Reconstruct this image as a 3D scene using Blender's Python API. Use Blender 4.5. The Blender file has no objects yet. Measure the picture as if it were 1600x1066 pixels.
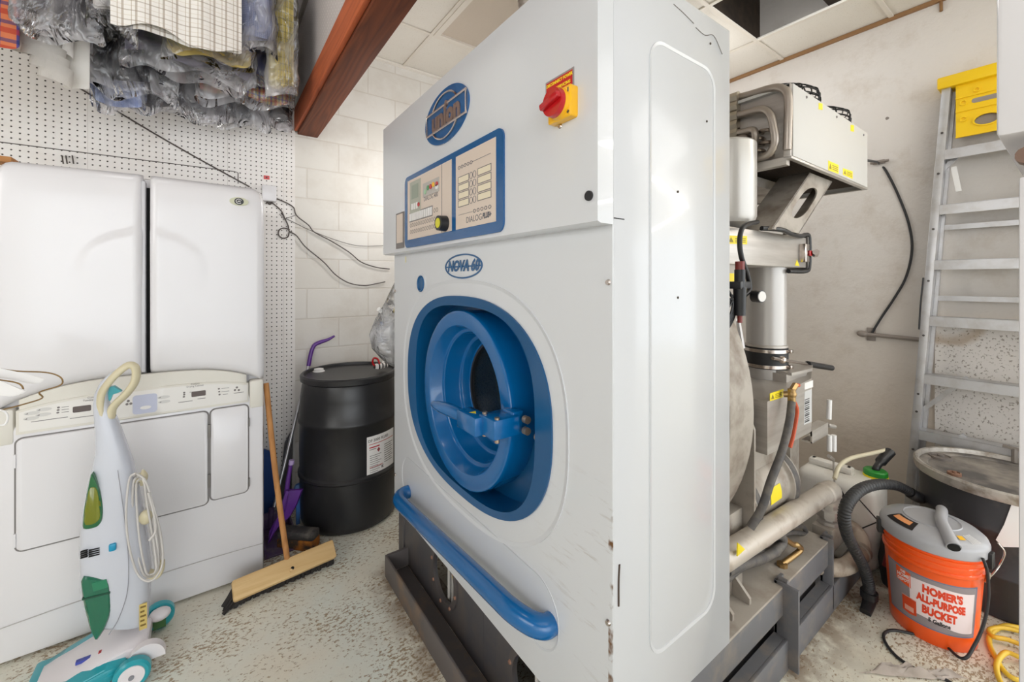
import bpy, bmesh, math, random
from mathutils import Vector, Matrix, noise as mnoise
random.seed(7)
PI = math.pi
C = bpy.context.scene.collection
V = Vector

# ------------------------------------------------------------------ materials
MATS = {}
def _nt(name):
    m = bpy.data.materials.new(name); m.use_nodes = True
    nt = m.node_tree
    return m, nt, nt.nodes['Principled BSDF']
def lin(c):
    return tuple((x/12.92 if x <= .04045 else ((x+.055)/1.055)**2.4) for x in c)
def rgb(r, g, b):
    return lin((r/255, g/255, b/255)) + (1,)
def mth(nt, op, a, b=None, clamp=False):
    n = nt.nodes.new('ShaderNodeMath'); n.operation = op; n.use_clamp = clamp
    for i, x in enumerate((a, b)):
        if x is None: continue
        if isinstance(x, (int, float)): n.inputs[i].default_value = x
        else: nt.links.new(x, n.inputs[i])
    return n.outputs[0]
def mixc(nt, fac, a, b):
    n = nt.nodes.new('ShaderNodeMix'); n.data_type = 'RGBA'
    for s, x in ((0, fac), (6, a), (7, b)):
        if isinstance(x, (int, float)): n.inputs[s].default_value = x
        elif isinstance(x, tuple): n.inputs[s].default_value = x
        else: nt.links.new(x, n.inputs[s])
    return n.outputs[2]
def noise(nt, vec, scale, detail=4, rough=.6):
    n = nt.nodes.new('ShaderNodeTexNoise'); n.inputs['Scale'].default_value = scale
    n.inputs['Detail'].default_value = detail; n.inputs['Roughness'].default_value = rough
    nt.links.new(vec, n.inputs['Vector']); return n.outputs[0]
def ramp(nt, fac, a, b):
    n = nt.nodes.new('ShaderNodeMapRange'); n.inputs[1].default_value = a; n.inputs[2].default_value = b
    n.clamp = True; nt.links.new(fac, n.inputs[0]); return n.outputs[0]
def coords(nt, scale=None):
    t = nt.nodes.new('ShaderNodeNewGeometry').outputs['Position']
    if scale:
        m = nt.nodes.new('ShaderNodeMapping'); m.inputs['Scale'].default_value = scale
        nt.links.new(t, m.inputs[0]); t = m.outputs[0]
    return t
def objco(nt, scale=None):
    t = nt.nodes.new('ShaderNodeTexCoord').outputs['Object']
    if scale:
        m = nt.nodes.new('ShaderNodeMapping'); m.inputs['Scale'].default_value = scale
        nt.links.new(t, m.inputs[0]); t = m.outputs[0]
    return t
def bump(nt, bs, h, strength, dist=.01):
    n = nt.nodes.new('ShaderNodeBump'); n.inputs['Strength'].default_value = strength
    n.inputs['Distance'].default_value = dist
    nt.links.new(h, n.inputs['Height']); nt.links.new(n.outputs[0], bs.inputs['Normal'])
def mat(name, col, rough=.5, metal=0, n=None, bmp=None, coat=0, stretch=None, spec=None):
    """n = (scale, low, high, colour2): blotches of a second colour; bmp = (scale, strength)"""
    if name in MATS: return MATS[name]
    m, nt, bs = _nt(name)
    bs.inputs['Base Color'].default_value = col
    bs.inputs['Roughness'].default_value = rough; bs.inputs['Metallic'].default_value = metal
    bs.inputs['Coat Weight'].default_value = coat
    if spec is not None: bs.inputs['Specular IOR Level'].default_value = spec
    if n or bmp: co = objco(nt, stretch)
    if n:
        f = ramp(nt, noise(nt, co, n[0]), n[1], n[2])
        nt.links.new(mixc(nt, f, col, n[3]), bs.inputs['Base Color'])
    if bmp: bump(nt, bs, noise(nt, co, bmp[0]), bmp[1])
    MATS[name] = m; return m
def emis(name, col, s):
    m, nt, bs = _nt(name)
    bs.inputs['Base Color'].default_value = col
    bs.inputs['Emission Color'].default_value = col; bs.inputs['Emission Strength'].default_value = s
    MATS[name] = m; return m
def cloth(name, base, stripes=(), rough=.9):
    """woven cloth; stripes = (axis 0=x 2=z, repeats per metre, width 0..1, phase, colour, opacity)"""
    m, nt, bs = _nt(name)
    sep = nt.nodes.new('ShaderNodeSeparateXYZ'); nt.links.new(objco(nt), sep.inputs[0])
    c = base
    for ax, fr, w, ph, col, op in stripes:
        f = mth(nt, 'FRACT', mth(nt, 'ADD', mth(nt, 'MULTIPLY', sep.outputs[ax], fr), ph + 50))
        c = mixc(nt, mth(nt, 'MULTIPLY', mth(nt, 'LESS_THAN', f, w), op), c, col)
    if isinstance(c, tuple): bs.inputs['Base Color'].default_value = c
    else: nt.links.new(c, bs.inputs['Base Color'])
    bs.inputs['Roughness'].default_value = rough
    bump(nt, bs, noise(nt, objco(nt), 14), .35, .02)
    MATS[name] = m; return m
def plastic_film(name, tint=(.93, .92, .96, 1), milky=.22, crinkle=1.0):
    m = bpy.data.materials.new(name); m.use_nodes = True; nt = m.node_tree; nt.nodes.clear()
    out = nt.nodes.new('ShaderNodeOutputMaterial')
    tr = nt.nodes.new('ShaderNodeBsdfTransparent'); tr.inputs[0].default_value = (.95, .95, .97, 1)
    gl = nt.nodes.new('ShaderNodeBsdfGlossy'); gl.inputs['Roughness'].default_value = .12
    df = nt.nodes.new('ShaderNodeBsdfTranslucent'); df.inputs[0].default_value = tint
    d2 = nt.nodes.new('ShaderNodeBsdfDiffuse'); d2.inputs[0].default_value = tint
    co = objco(nt, (1, 1, .55))
    nz = nt.nodes.new('ShaderNodeTexNoise'); nz.inputs['Scale'].default_value = 6; nz.inputs['Detail'].default_value = 3.5
    nz.inputs['Distortion'].default_value = 1.6; nt.links.new(co, nz.inputs['Vector'])
    vo = nt.nodes.new('ShaderNodeTexVoronoi'); vo.feature = 'DISTANCE_TO_EDGE'; vo.inputs['Scale'].default_value = 8
    wv = nt.nodes.new('ShaderNodeVectorMath'); wv.operation = 'MULTIPLY_ADD'
    wv.inputs[1].default_value = (.25, .25, .25); nt.links.new(nz.outputs[1], wv.inputs[0]); nt.links.new(co, wv.inputs[2])
    nt.links.new(wv.outputs[0], vo.inputs['Vector'])
    h = mth(nt, 'ADD', mth(nt, 'MULTIPLY', nz.outputs[0], .8), mth(nt, 'MULTIPLY', mth(nt, 'MINIMUM', vo.outputs[0], .12), 3))
    b = nt.nodes.new('ShaderNodeBump'); b.inputs['Strength'].default_value = crinkle; b.inputs['Distance'].default_value = .05
    nt.links.new(h, b.inputs['Height'])
    for s in (gl, df, d2): nt.links.new(b.outputs[0], s.inputs['Normal'])
    fr = nt.nodes.new('ShaderNodeFresnel'); fr.inputs[0].default_value = 1.5; nt.links.new(b.outputs[0], fr.inputs['Normal'])
    dm = nt.nodes.new('ShaderNodeMixShader'); dm.inputs[0].default_value = .5
    nt.links.new(df.outputs[0], dm.inputs[1]); nt.links.new(d2.outputs[0], dm.inputs[2])
    a = nt.nodes.new('ShaderNodeMixShader')
    mk = mth(nt, 'MULTIPLY', ramp(nt, nz.outputs[0], .35, .75), milky * 1.6)
    nt.links.new(mk, a.inputs[0]); nt.links.new(tr.outputs[0], a.inputs[1]); nt.links.new(dm.outputs[0], a.inputs[2])
    g = nt.nodes.new('ShaderNodeMixShader'); nt.links.new(mth(nt, 'MULTIPLY', fr.outputs[0], 1.6, True), g.inputs[0])
    nt.links.new(a.outputs[0], g.inputs[1]); nt.links.new(gl.outputs[0], g.inputs[2])
    nt.links.new(g.outputs[0], out.inputs[0]); MATS[name] = m; return m
def glassy(name, col, alpha=.5, rough=.1):
    m, nt, bs = _nt(name)
    bs.inputs['Base Color'].default_value = col; bs.inputs['Roughness'].default_value = rough
    bs.inputs['Alpha'].default_value = alpha; bs.inputs['Coat Weight'].default_value = .5
    MATS[name] = m; return m

ENAMEL = mat('white enamel', rgb(218, 220, 223), .22, coat=.3)
def enamel_rusty():
    m, nt, bs = _nt('white enamel with rust scuffs')
    p = coords(nt); sep = nt.nodes.new('ShaderNodeSeparateXYZ'); nt.links.new(p, sep.inputs[0])
    st = nt.nodes.new('ShaderNodeMapping'); st.inputs['Rotation'].default_value = (.75, 0, 0); st.inputs['Scale'].default_value = (2, 3, 22)
    nt.links.new(p, st.inputs[0])
    f = ramp(nt, noise(nt, st.outputs[0], 2.2, 6, .7), .56, .78)
    near = mth(nt, 'MULTIPLY', ramp(nt, sep.outputs[1], .98, .70), mth(nt, 'MULTIPLY', ramp(nt, sep.outputs[2], 1.0, .8), ramp(nt, sep.outputs[2], .38, .5)))
    c = mixc(nt, mth(nt, 'MULTIPLY', f, mth(nt, 'MULTIPLY', near, .75)), rgb(218, 220, 223), rgb(128, 100, 66))
    f2 = ramp(nt, noise(nt, p, 30, 3), .66, .72)
    edge = mth(nt, 'MULTIPLY', mth(nt, 'LESS_THAN', sep.outputs[1], .682), mth(nt, 'LESS_THAN', sep.outputs[2], .9))
    c = mixc(nt, mth(nt, 'MULTIPLY', ramp(nt, noise(nt, p, 18, 3), .5, .62), edge), c, rgb(110, 74, 40))
    nt.links.new(c, bs.inputs['Base Color']); bs.inputs['Roughness'].default_value = .25; bs.inputs['Coat Weight'].default_value = .3
    MATS['rusty'] = m; return m
ENAMEL_R = enamel_rusty()
APPL = mat('white appliance enamel', rgb(232, 230, 232), .25, coat=.3)
CREAM = mat('cream plastic', rgb(226, 222, 212), .4)
BLUE = mat('blue paint', rgb(4, 100, 164), .22, coat=.4)
BLUED = mat('dark blue paint', rgb(10, 86, 136), .3, coat=.2)
BADGE = mat('badge blue', rgb(12, 88, 146), .25, coat=.4)
CHROME = mat('chrome', rgb(205, 195, 188), .2, 1)
STEEL = mat('brushed steel', rgb(206, 200, 193), .36, .45, n=(3, .3, .8, rgb(176, 168, 160)), stretch=(1, 1, 14))
STEELD = mat('dusty steel', rgb(178, 170, 160), .5, .25, n=(9, .45, .75, rgb(126, 112, 98)))
DUSTG = mat('dusty grey paint', rgb(176, 168, 158), .6, .1, n=(7, .45, .8, rgb(140, 124, 108)))
GPAINT = mat('grey frame paint', rgb(112, 112, 116), .5, 0, n=(11, .5, .8, rgb(142, 132, 122)))
DKBASE = mat('dark grey base paint', rgb(84, 82, 84), .5, 0, n=(8, .45, .8, rgb(104, 94, 86)))
RUBBER = mat('black rubber', rgb(42, 42, 44), .5)
RUBG = mat('dusty dark rubber', rgb(82, 80, 80), .6, n=(30, .4, .7, rgb(112, 106, 100)))
BLACKP = mat('black plastic', rgb(34, 34, 36), .38)
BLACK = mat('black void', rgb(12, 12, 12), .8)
YEL = mat('yellow label', rgb(250, 226, 40), .5)
YELP = mat('yellow switch plastic', rgb(246, 186, 20), .3, coat=.3)
RED = mat('red plastic', rgb(190, 18, 26), .25, coat=.4)
REDB = mat('dull red plastic', rgb(130, 52, 46), .35)
INK = mat('dark ink', rgb(54, 52, 54), .6)
INKG = mat('grey ink', rgb(128, 122, 120), .6)
TAN = mat('beige panel print', rgb(222, 206, 192), .4)
WHITE = mat('white print', rgb(238, 236, 234), .5)
BRASS = mat('brass', rgb(176, 146, 100), .35, .9)
ORANGEP = mat('orange rubber', rgb(206, 86, 48), .5)
ALU = mat('aluminium', rgb(206, 206, 208), .38, .7, n=(12, .45, .8, rgb(184, 180, 176)))

# ------------------------------------------------------------------ mesh helpers
def nb(): return bmesh.new()
def O(name, bm, m, parent=None, label=None, smooth=40, local=False):
    if isinstance(bm, bmesh.types.BMesh):
        bmesh.ops.recalc_face_normals(bm, faces=bm.faces)
        me = bpy.data.meshes.new(name); bm.to_mesh(me); bm.free()
    else: me = bm
    if smooth and len(me.polygons):
        me.polygons.foreach_set('use_smooth', [True]*len(me.polygons))
        me.set_sharp_from_angle(angle=math.radians(smooth))
    for mm in (m if isinstance(m, (list, tuple)) else [m]): me.materials.append(mm)
    o = bpy.data.objects.new(name, me); C.objects.link(o)
    if parent is not None:
        o.parent = parent
        if not local: o.matrix_parent_inverse = WORLD[parent.name].inverted()
    WORLD[o.name] = WORLD[parent.name].copy() if (parent is not None and local) else Matrix()
    if label: o['label'] = label
    return o
WORLD = {}
def thing(name, label, cat, loc, group=None, rot=0):
    o = bpy.data.objects.new(name, None); C.objects.link(o)
    o.location = loc; o.rotation_euler = (0, 0, rot); o.empty_display_size = .1
    WORLD[o.name] = Matrix.Translation(loc) @ Matrix.Rotation(rot, 4, 'Z')
    return tag(o, label, cat, group)
def tag(o, label, cat, group=None):
    o['label'] = label; o['category'] = cat
    if group: o['group'] = group
    return o
def structure(name, bm, m, smooth=40):
    o = O(name, bm, m, smooth=smooth); o['kind'] = 'structure'; return o

class Fr:
    """a flat frame in space: u across, v up, n towards the viewer of that face"""
    def __init__(s, o, u, v):
        s.o = V(o); s.u = V(u).normalized(); s.v = V(v).normalized(); s.n = s.u.cross(s.v)
    def p(s, u, v, n=0): return s.o + s.u*u + s.v*v + s.n*n
    def m(s): 
        M = Matrix.Identity(4)
        for i, a in enumerate((s.u, s.v, s.n, s.o)):
            for j in range(3): M[j][i] = a[j]
        return M
def faceX(x): return Fr((x, 0, 0), (0, -1, 0), (0, 0, 1))      # faces -x: u = -y
def faceY(y): return Fr((0, y, 0), (1, 0, 0), (0, 0, 1))       # faces -y: u = x
def faceZ(z): return Fr((0, 0, z), (1, 0, 0), (0, 1, 0))       # faces up

def box(bm, x0, x1, y0, y1, z0, z1, bev=0, M=None, seg=2):
    c = bmesh.ops.create_cube(bm, size=1)
    bmesh.ops.transform(bm, matrix=Matrix.Translation(((x0+x1)/2, (y0+y1)/2, (z0+z1)/2)) @ Matrix.Diagonal((abs(x1-x0), abs(y1-y0), abs(z1-z0), 1)), verts=c['verts'])
    vs = c['verts']
    if bev:
        es = list({e for v in vs for e in v.link_edges})
        r = bmesh.ops.bevel(bm, geom=es, offset=bev, segments=seg, affect='EDGES', profile=.5)
        vs = list({v for f in r['faces'] for v in f.verts} | {v for v in vs if v.is_valid})
    if M is not None: bmesh.ops.transform(bm, matrix=M, verts=vs)
    return vs
def bar(bm, a, b, w, h, up=(0, 0, 1), bev=0):
    """rectangular bar from a to b, w across, h along up"""
    a, b = V(a), V(b); d = (b-a); L = d.length; z = d.normalized()
    x = V(up).cross(z)
    if x.length < 1e-4: x = V((1, 0, 0)).cross(z)
    x.normalize(); y = z.cross(x)
    M = Matrix.Identity(4)
    for i, q in enumerate((x, y, z, a)):
        for j in range(3): M[j][i] = q[j]
    box(bm, -w/2, w/2, -h/2, h/2, 0, L, bev, M)
def ring_pts(c, x, y, r, n, r2=None):
    return [c + x*(r*math.cos(2*PI*i/n)) + y*((r2 or r)*math.sin(2*PI*i/n)) for i in range(n)]
def loft(bm, rings, cap0=True, cap1=True, closed=True):
    R = [[bm.verts.new(p) for p in r] for r in rings]
    n = len(R[0])
    for a, b in zip(R, R[1:]):
        for i in range(n if closed else n-1):
            j = (i+1) % n
            bm.faces.new((a[i], a[j], b[j], b[i]))
    if closed and cap0: bm.faces.new(R[0][::-1])
    if closed and cap1: bm.faces.new(R[-1])
    return R
def cyl(bm, a, b, r, r2=None, n=24, cap=True):
    a, b = V(a), V(b); d = (b-a).normalized()
    x = d.orthogonal().normalized(); y = d.cross(x)
    loft(bm, [ring_pts(a, x, y, r, n), ring_pts(b, x, y, r if r2 is None else r2, n)], cap, cap)
def lathe(bm, prof, o, axis=(0, 0, 1), n=48, cap0=False, cap1=False, sx=1, sy=1):
    o, ax = V(o), V(axis).normalized(); x = ax.orthogonal().normalized(); y = ax.cross(x)
    if abs(ax.z) > .99: x, y = V((1, 0, 0)), V((0, 1, 0))
    loft(bm, [ring_pts(o + ax*h, x*sx, y*sy, max(r, 1e-4), n) for r, h in prof], cap0, cap1)
def catmull(pts, k=6):
    P = [V(p) for p in pts]
    if len(P) < 3: return P
    P = [P[0]*2-P[1]] + P + [P[-1]*2-P[-2]]
    out = []
    for i in range(1, len(P)-2):
        a, b, c, d = P[i-1:i+3]
        for j in range(k):
            t = j/k
            out.append(.5*((2*b) + (c-a)*t + (2*a-5*b+4*c-d)*t*t + (3*b-a-3*c+d)*t**3))
    return out + [P[-2]]
def tube(bm, pts, r, n=10, k=6, cap=True, flat=1.0):
    P = catmull(pts, k) if k else [V(p) for p in pts]
    rs = r if callable(r) else (lambda t: r)
    rings, x = [], None
    for i, p in enumerate(P):
        d = (P[min(i+1, len(P)-1)] - P[max(i-1, 0)])
        d = d.normalized() if d.length > 1e-9 else V((0, 0, 1))
        x = d.orthogonal().normalized() if x is None else (x - d*x.dot(d)).normalized()
        y = d.cross(x); rr = rs(i/max(1, len(P)-1))
        rings.append(ring_pts(p, x, y, rr, n, rr*flat))
    loft(bm, rings, cap, cap)
def rrect(u0, v0, u1, v1, r=0, k=5):
    if r <= 0: return [(u0, v0), (u1, v0), (u1, v1), (u0, v1)]
    out = []
    for cx, cy, a in ((u1-r, v0+r, -90), (u1-r, v1-r, 0), (u0+r, v1-r, 90), (u0+r, v0+r, 180)):
        for i in range(k+1):
            t = math.radians(a + 90*i/k); out.append((cx + r*math.cos(t), cy + r*math.sin(t)))
    return out
def ell(cu, cv, a, b=None, n=48, p=2):
    b = b or a; out = []
    for i in range(n):
        t = 2*PI*i/n; c, s = math.cos(t), math.sin(t)
        out.append((cu + a*math.copysign(abs(c)**(2/p), c), cv + b*math.copysign(abs(s)**(2/p), s)))
    return out
def prism(bm, out, fr, n0, n1, bev=0):
    a = [bm.verts.new(fr.p(u, v, n0)) for u, v in out]
    if bev:
        cu = sum(p[0] for p in out)/len(out); cv = sum(p[1] for p in out)/len(out)
        mid = [bm.verts.new(fr.p(u, v, n1-bev)) for u, v in out]
        top = []
        for u, v in out:
            L = math.hypot(u-cu, v-cv) or 1; k = max(0, 1 - bev*1.3/L)
            top.append(bm.verts.new(fr.p(cu+(u-cu)*k, cv+(v-cv)*k, n1)))
        rows = [a, mid, top]
    else: rows = [a, [bm.verts.new(fr.p(u, v, n1)) for u, v in out]]
    n = len(out)
    for r, s in zip(rows, rows[1:]):
        for i in range(n): bm.faces.new((r[i], r[(i+1) % n], s[(i+1) % n], s[i]))
    f0 = bm.faces.new(rows[0][::-1]); f1 = bm.faces.new(rows[-1])
    if n > 4: bmesh.ops.triangulate(bm, faces=[f0, f1])
def ringprism(bm, out, inn, fr, n0, n1, m0=None, m1=None):
    """a plate with a hole: same number of points on both outlines; n1 front, inner rim may sit at m0..m1"""
    m0 = n0 if m0 is None else m0; m1 = n1 if m1 is None else m1
    A = [bm.verts.new(fr.p(u, v, n0)) for u, v in out]; B = [bm.verts.new(fr.p(u, v, n1)) for u, v in out]
    c = [bm.verts.new(fr.p(u, v, m1)) for u, v in inn]; D = [bm.verts.new(fr.p(u, v, m0)) for u, v in inn]
    n = len(out)
    for r, s in ((A, B), (B, c), (c, D), (D, A)):
        for i in range(n): bm.faces.new((r[i], r[(i+1) % n], s[(i+1) % n], s[i]))
def rect_match(inn, u0, v0, u1, v1):
    """points on a rectangle along the rays through inn's points; corners snapped"""
    cu = sum(p[0] for p in inn)/len(inn); cv = sum(p[1] for p in inn)/len(inn); out = []
    for u, v in inn:
        du, dv = u-cu, v-cv; t = 1e9
        if abs(du) > 1e-9: t = min(t, ((u1 if du > 0 else u0)-cu)/du)
        if abs(dv) > 1e-9: t = min(t, ((v1 if dv > 0 else v0)-cv)/dv)
        out.append([cu+du*t, cv+dv*t])
    for q in ((u0, v0), (u1, v0), (u1, v1), (u0, v1)):
        i = min(range(len(out)), key=lambda k: (out[k][0]-q[0])**2+(out[k][1]-q[1])**2); out[i] = list(q)
    return out
def text_mesh(s, size, bold=0, shear=0, space=1.0, align='CENTER', extrude=.0004):
    cu = bpy.data.curves.new('lettering', 'FONT'); cu.body = s; cu.size = size; cu.offset = bold
    cu.shear = shear; cu.space_character = space; cu.align_x = align; cu.align_y = 'CENTER'; cu.extrude = extrude
    cu.resolution_u = 3
    o = bpy.data.objects.new('lettering', cu); C.objects.link(o)
    dg = bpy.context.evaluated_depsgraph_get(); dg.update()
    me = bpy.data.meshes.new_from_object(o.evaluated_get(dg))
    bpy.data.objects.remove(o); bpy.data.curves.remove(cu); return me
def text_on(bm, s, fr, u, v, n, size, sx=1, **k):
    """lettering appended to bm, lying on frame fr around (u, v)"""
    me = text_mesh(s, size, **k)
    me.transform(fr.m() @ Matrix.Translation((u, v, n)) @ Matrix.Diagonal((sx, 1, 1, 1)))
    bm.from_mesh(me); bpy.data.meshes.remove(me)
def sphere(bm, c, r, sx=1, sy=1, sz=1, u=16, v=10):
    s = bmesh.ops.create_uvsphere(bm, u_segments=u, v_segments=v, radius=r)
    bmesh.ops.transform(bm, matrix=Matrix.Translation(c) @ Matrix.Diagonal((sx, sy, sz, 1)), verts=s['verts'])
def screw(bm, p, n, r=.006):
    p = V(p); n = V(n); cyl(bm, p, p+n*r*.6, r, r*.7, 10)

# camera geometry (measured from the photograph's vanishing points)
EX, EY, FPX, CXP, HYP, HCAM = (.8115, .5843), (-.5843, .8115), 648., 800., 440., 1.45
def _ray(u, v):
    a = u-CXP; return a*EX[0]+FPX*EX[1], a*EY[0]+FPX*EY[1], HYP-v
def at_y(u, v, y):
    r = _ray(u, v); s = y/r[1]; return V((r[0]*s, y, HCAM+r[2]*s))
def at_x(u, v, x):
    r = _ray(u, v); s = x/r[0]; return V((x, r[1]*s, HCAM+r[2]*s))
def at_z(u, v, z):
    r = _ray(u, v); s = (z-HCAM)/r[2]; return V((r[0]*s, r[1]*s, z))

# ------------------------------------------------------------------ camera, light
cam = bpy.data.objects.new('camera', bpy.data.cameras.new('camera')); C.objects.link(cam)
cam.location = (0, 0, HCAM); cam.data.sensor_width = 36; cam.data.lens = 36*FPX/1600
cam.data.shift_y = -(533-HYP)/1600; cam.data.clip_start = .02
cam.rotation_euler = (PI/2, 0, math.atan2(-EX[1], EY[1]))
sc = bpy.context.scene; sc.camera = cam
sc.view_settings.view_transform = 'Standard'; sc.view_settings.look = 'None'
sc.view_settings.gamma = 1; sc.view_settings.exposure = 0.67; sc.view_settings.use_curve_mapping = False
sc.cycles.use_denoising = True; sc.cycles.max_bounces = 10; sc.cycles.transparent_max_bounces = 24
sc.cycles.sample_clamp_indirect = 6; sc.cycles.caustics_reflective = False; sc.cycles.caustics_refractive = False
w = bpy.data.worlds.new('daylight'); sc.world = w; w.use_nodes = True
bg = w.node_tree.nodes['Background']; bg.inputs[0].default_value = (.91, .96, 1.0, 1); bg.inputs[1].default_value = 1.9

def area(name, loc, rot, sx, sy, power, col=(1, .995, .99)):
    L = bpy.data.lights.new(name, 'AREA'); L.shape = 'RECTANGLE'; L.size = sx; L.size_y = sy; L.energy = power; L.color = col
    o = bpy.data.objects.new(name, L); C.objects.link(o); o.location = loc; o.rotation_euler = rot
    return o

# ------------------------------------------------------------------ the room
def floor_mat():
    m, nt, bs = _nt('worn painted concrete floor'); p = coords(nt)
    big = noise(nt, p, 1.6, 5, .6)
    base = mixc(nt, ramp(nt, big, .38, .68), rgb(226, 229, 218), rgb(230, 220, 200))
    warp = nt.nodes.new('ShaderNodeMapping'); warp.inputs['Rotation'].default_value = (0, 0, .6); warp.inputs['Scale'].default_value = (1, 1.7, 1)
    nt.links.new(p, warp.inputs[0])
    sp = noise(nt, warp.outputs[0], 50, 4, .7)
    amt = ramp(nt, noise(nt, p, 2.3, 4), .36, .62)
    th = mth(nt, 'SUBTRACT', .63, mth(nt, 'MULTIPLY', amt, .15))
    f = ramp(nt, mth(nt, 'SUBTRACT', sp, th), 0, .05)
    c = mixc(nt, mth(nt, 'MULTIPLY', f, .85), base, rgb(150, 124, 88))
    sp2 = ramp(nt, noise(nt, p, 90, 2), .62, .70)
    c = mixc(nt, mth(nt, 'MULTIPLY', sp2, .5), c, rgb(226, 222, 210))
    sp3 = ramp(nt, noise(nt, p, 11, 5, .7), .60, .68)
    c = mixc(nt, mth(nt, 'MULTIPLY', sp3, .22), c, rgb(160, 146, 122))
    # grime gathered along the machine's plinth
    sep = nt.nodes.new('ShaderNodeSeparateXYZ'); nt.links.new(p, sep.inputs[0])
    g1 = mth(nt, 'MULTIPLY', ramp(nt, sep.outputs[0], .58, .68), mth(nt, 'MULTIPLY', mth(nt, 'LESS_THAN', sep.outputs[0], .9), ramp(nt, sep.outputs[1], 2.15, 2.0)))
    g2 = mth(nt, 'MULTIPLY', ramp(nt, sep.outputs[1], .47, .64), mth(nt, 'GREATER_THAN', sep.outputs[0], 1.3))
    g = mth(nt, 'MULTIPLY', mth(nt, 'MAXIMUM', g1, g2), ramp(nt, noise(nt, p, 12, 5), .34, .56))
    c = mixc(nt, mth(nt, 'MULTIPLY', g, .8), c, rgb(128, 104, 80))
    nt.links.new(c, bs.inputs['Base Color']); bs.inputs['Roughness'].default_value = .55
    bump(nt, bs, sp, .25, .004); return m
def block_mat():
    m, nt, bs = _nt('white painted concrete block'); p = coords(nt)
    mp = nt.nodes.new('ShaderNodeMapping'); mp.inputs['Rotation'].default_value = (PI/2, 0, 0); mp.inputs['Location'].default_value = (.06, -.04, 0)
    sep = nt.nodes.new('ShaderNodeSeparateXYZ'); nt.links.new(p, sep.inputs[0])
    cb = nt.nodes.new('ShaderNodeCombineXYZ'); nt.links.new(mth(nt, 'ADD', sep.outputs[0], .1), cb.inputs[0]); nt.links.new(mth(nt, 'ADD', sep.outputs[2], .035), cb.inputs[1])
    br = nt.nodes.new('ShaderNodeTexBrick'); nt.links.new(cb.outputs[0], br.inputs['Vector'])
    br.inputs['Scale'].default_value = 1; br.inputs['Mortar Size'].default_value = .006; br.inputs['Mortar Smooth'].default_value = .6
    br.inputs['Brick Width'].default_value = .41; br.inputs['Row Height'].default_value = .205
    br.inputs['Color1'].default_value = rgb(226, 222, 216); br.inputs['Color2'].default_value = rgb(220, 215, 207); br.inputs['Mortar'].default_value = rgb(212, 205, 196)
    d = ramp(nt, noise(nt, p, 3.2, 5, .65), .48, .8)
    c = mixc(nt, mth(nt, 'MULTIPLY', d, .55), br.outputs[0], rgb(190, 178, 164))
    nt.links.new(c, bs.inputs['Base Color']); bs.inputs['Roughness'].default_value = .6
    h = mth(nt, 'ADD', mth(nt, 'MULTIPLY', br.outputs[1], -1), mth(nt, 'MULTIPLY', noise(nt, p, 60, 4), .25))
    bump(nt, bs, h, .3, .006); return m
def plaster_mat():
    m, nt, bs = _nt('dirty white plaster'); p = coords(nt)
    sep = nt.nodes.new('ShaderNodeSeparateXYZ'); nt.links.new(p, sep.inputs[0])
    n1 = noise(nt, p, 1.9, 6, .65)
    hi = ramp(nt, mth(nt, 'ADD', sep.outputs[2], mth(nt, 'MULTIPLY', n1, .9)), 2.1, 1.0)
    c = mixc(nt, mth(nt, 'MULTIPLY', hi, .8), rgb(224, 218, 212), rgb(212, 199, 182))
    c = mixc(nt, mth(nt, 'MULTIPLY', ramp(nt, noise(nt, p, 4.5, 6, .7), .52, .8), .6), c, rgb(190, 176, 160))
    sc_ = ramp(nt, noise(nt, p, 7.5, 2), .735, .75)
    c = mixc(nt, mth(nt, 'MULTIPLY', sc_, .8), c, rgb(92, 80, 70))
    nt.links.new(c, bs.inputs['Base Color']); bs.inputs['Roughness'].default_value = .75
    bump(nt, bs, mth(nt, 'ADD', noise(nt, p, 16, 5), mth(nt, 'MULTIPLY', noise(nt, p, 2, 3), 1.5)), .35, .015); return m
def peg_mat(name, base, sp, seamed=True, ax=0, hole=rgb(60, 52, 48)):
    m, nt, bs = _nt(name); p = coords(nt); sep = nt.nodes.new('ShaderNodeSeparateXYZ'); nt.links.new(p, sep.inputs[0])
    def d(k, off): return mth(nt, 'SUBTRACT', mth(nt, 'FRACT', mth(nt, 'MULTIPLY', mth(nt, 'ADD', sep.outputs[k], 20+off), 1/sp)), .5)
    a, b = d(ax, 0), d(2, .004)
    r = mth(nt, 'SQRT', mth(nt, 'ADD', mth(nt, 'MULTIPLY', a, a), mth(nt, 'MULTIPLY', b, b)))
    h = ramp(nt, r, .145, .115)
    c = mixc(nt, mth(nt, 'MULTIPLY', ramp(nt, noise(nt, p, 2.6, 5), .5, .8), .45), base, rgb(204, 190, 176))
    if seamed:
        f = mth(nt, 'LESS_THAN', mth(nt, 'FRACT', mth(nt, 'MULTIPLY', mth(nt, 'ADD', sep.outputs[ax], 20.06), 1/.305)), .006)
        c = mixc(nt, mth(nt, 'MULTIPLY', f, .45), c, rgb(150, 140, 130))
    nt.links.new(mixc(nt, h, c, hole), bs.inputs['Base Color']); bs.inputs['Roughness'].default_value = .5
    bump(nt, bs, mth(nt, 'MULTIPLY', h, -1), .6, .004); return m
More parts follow.
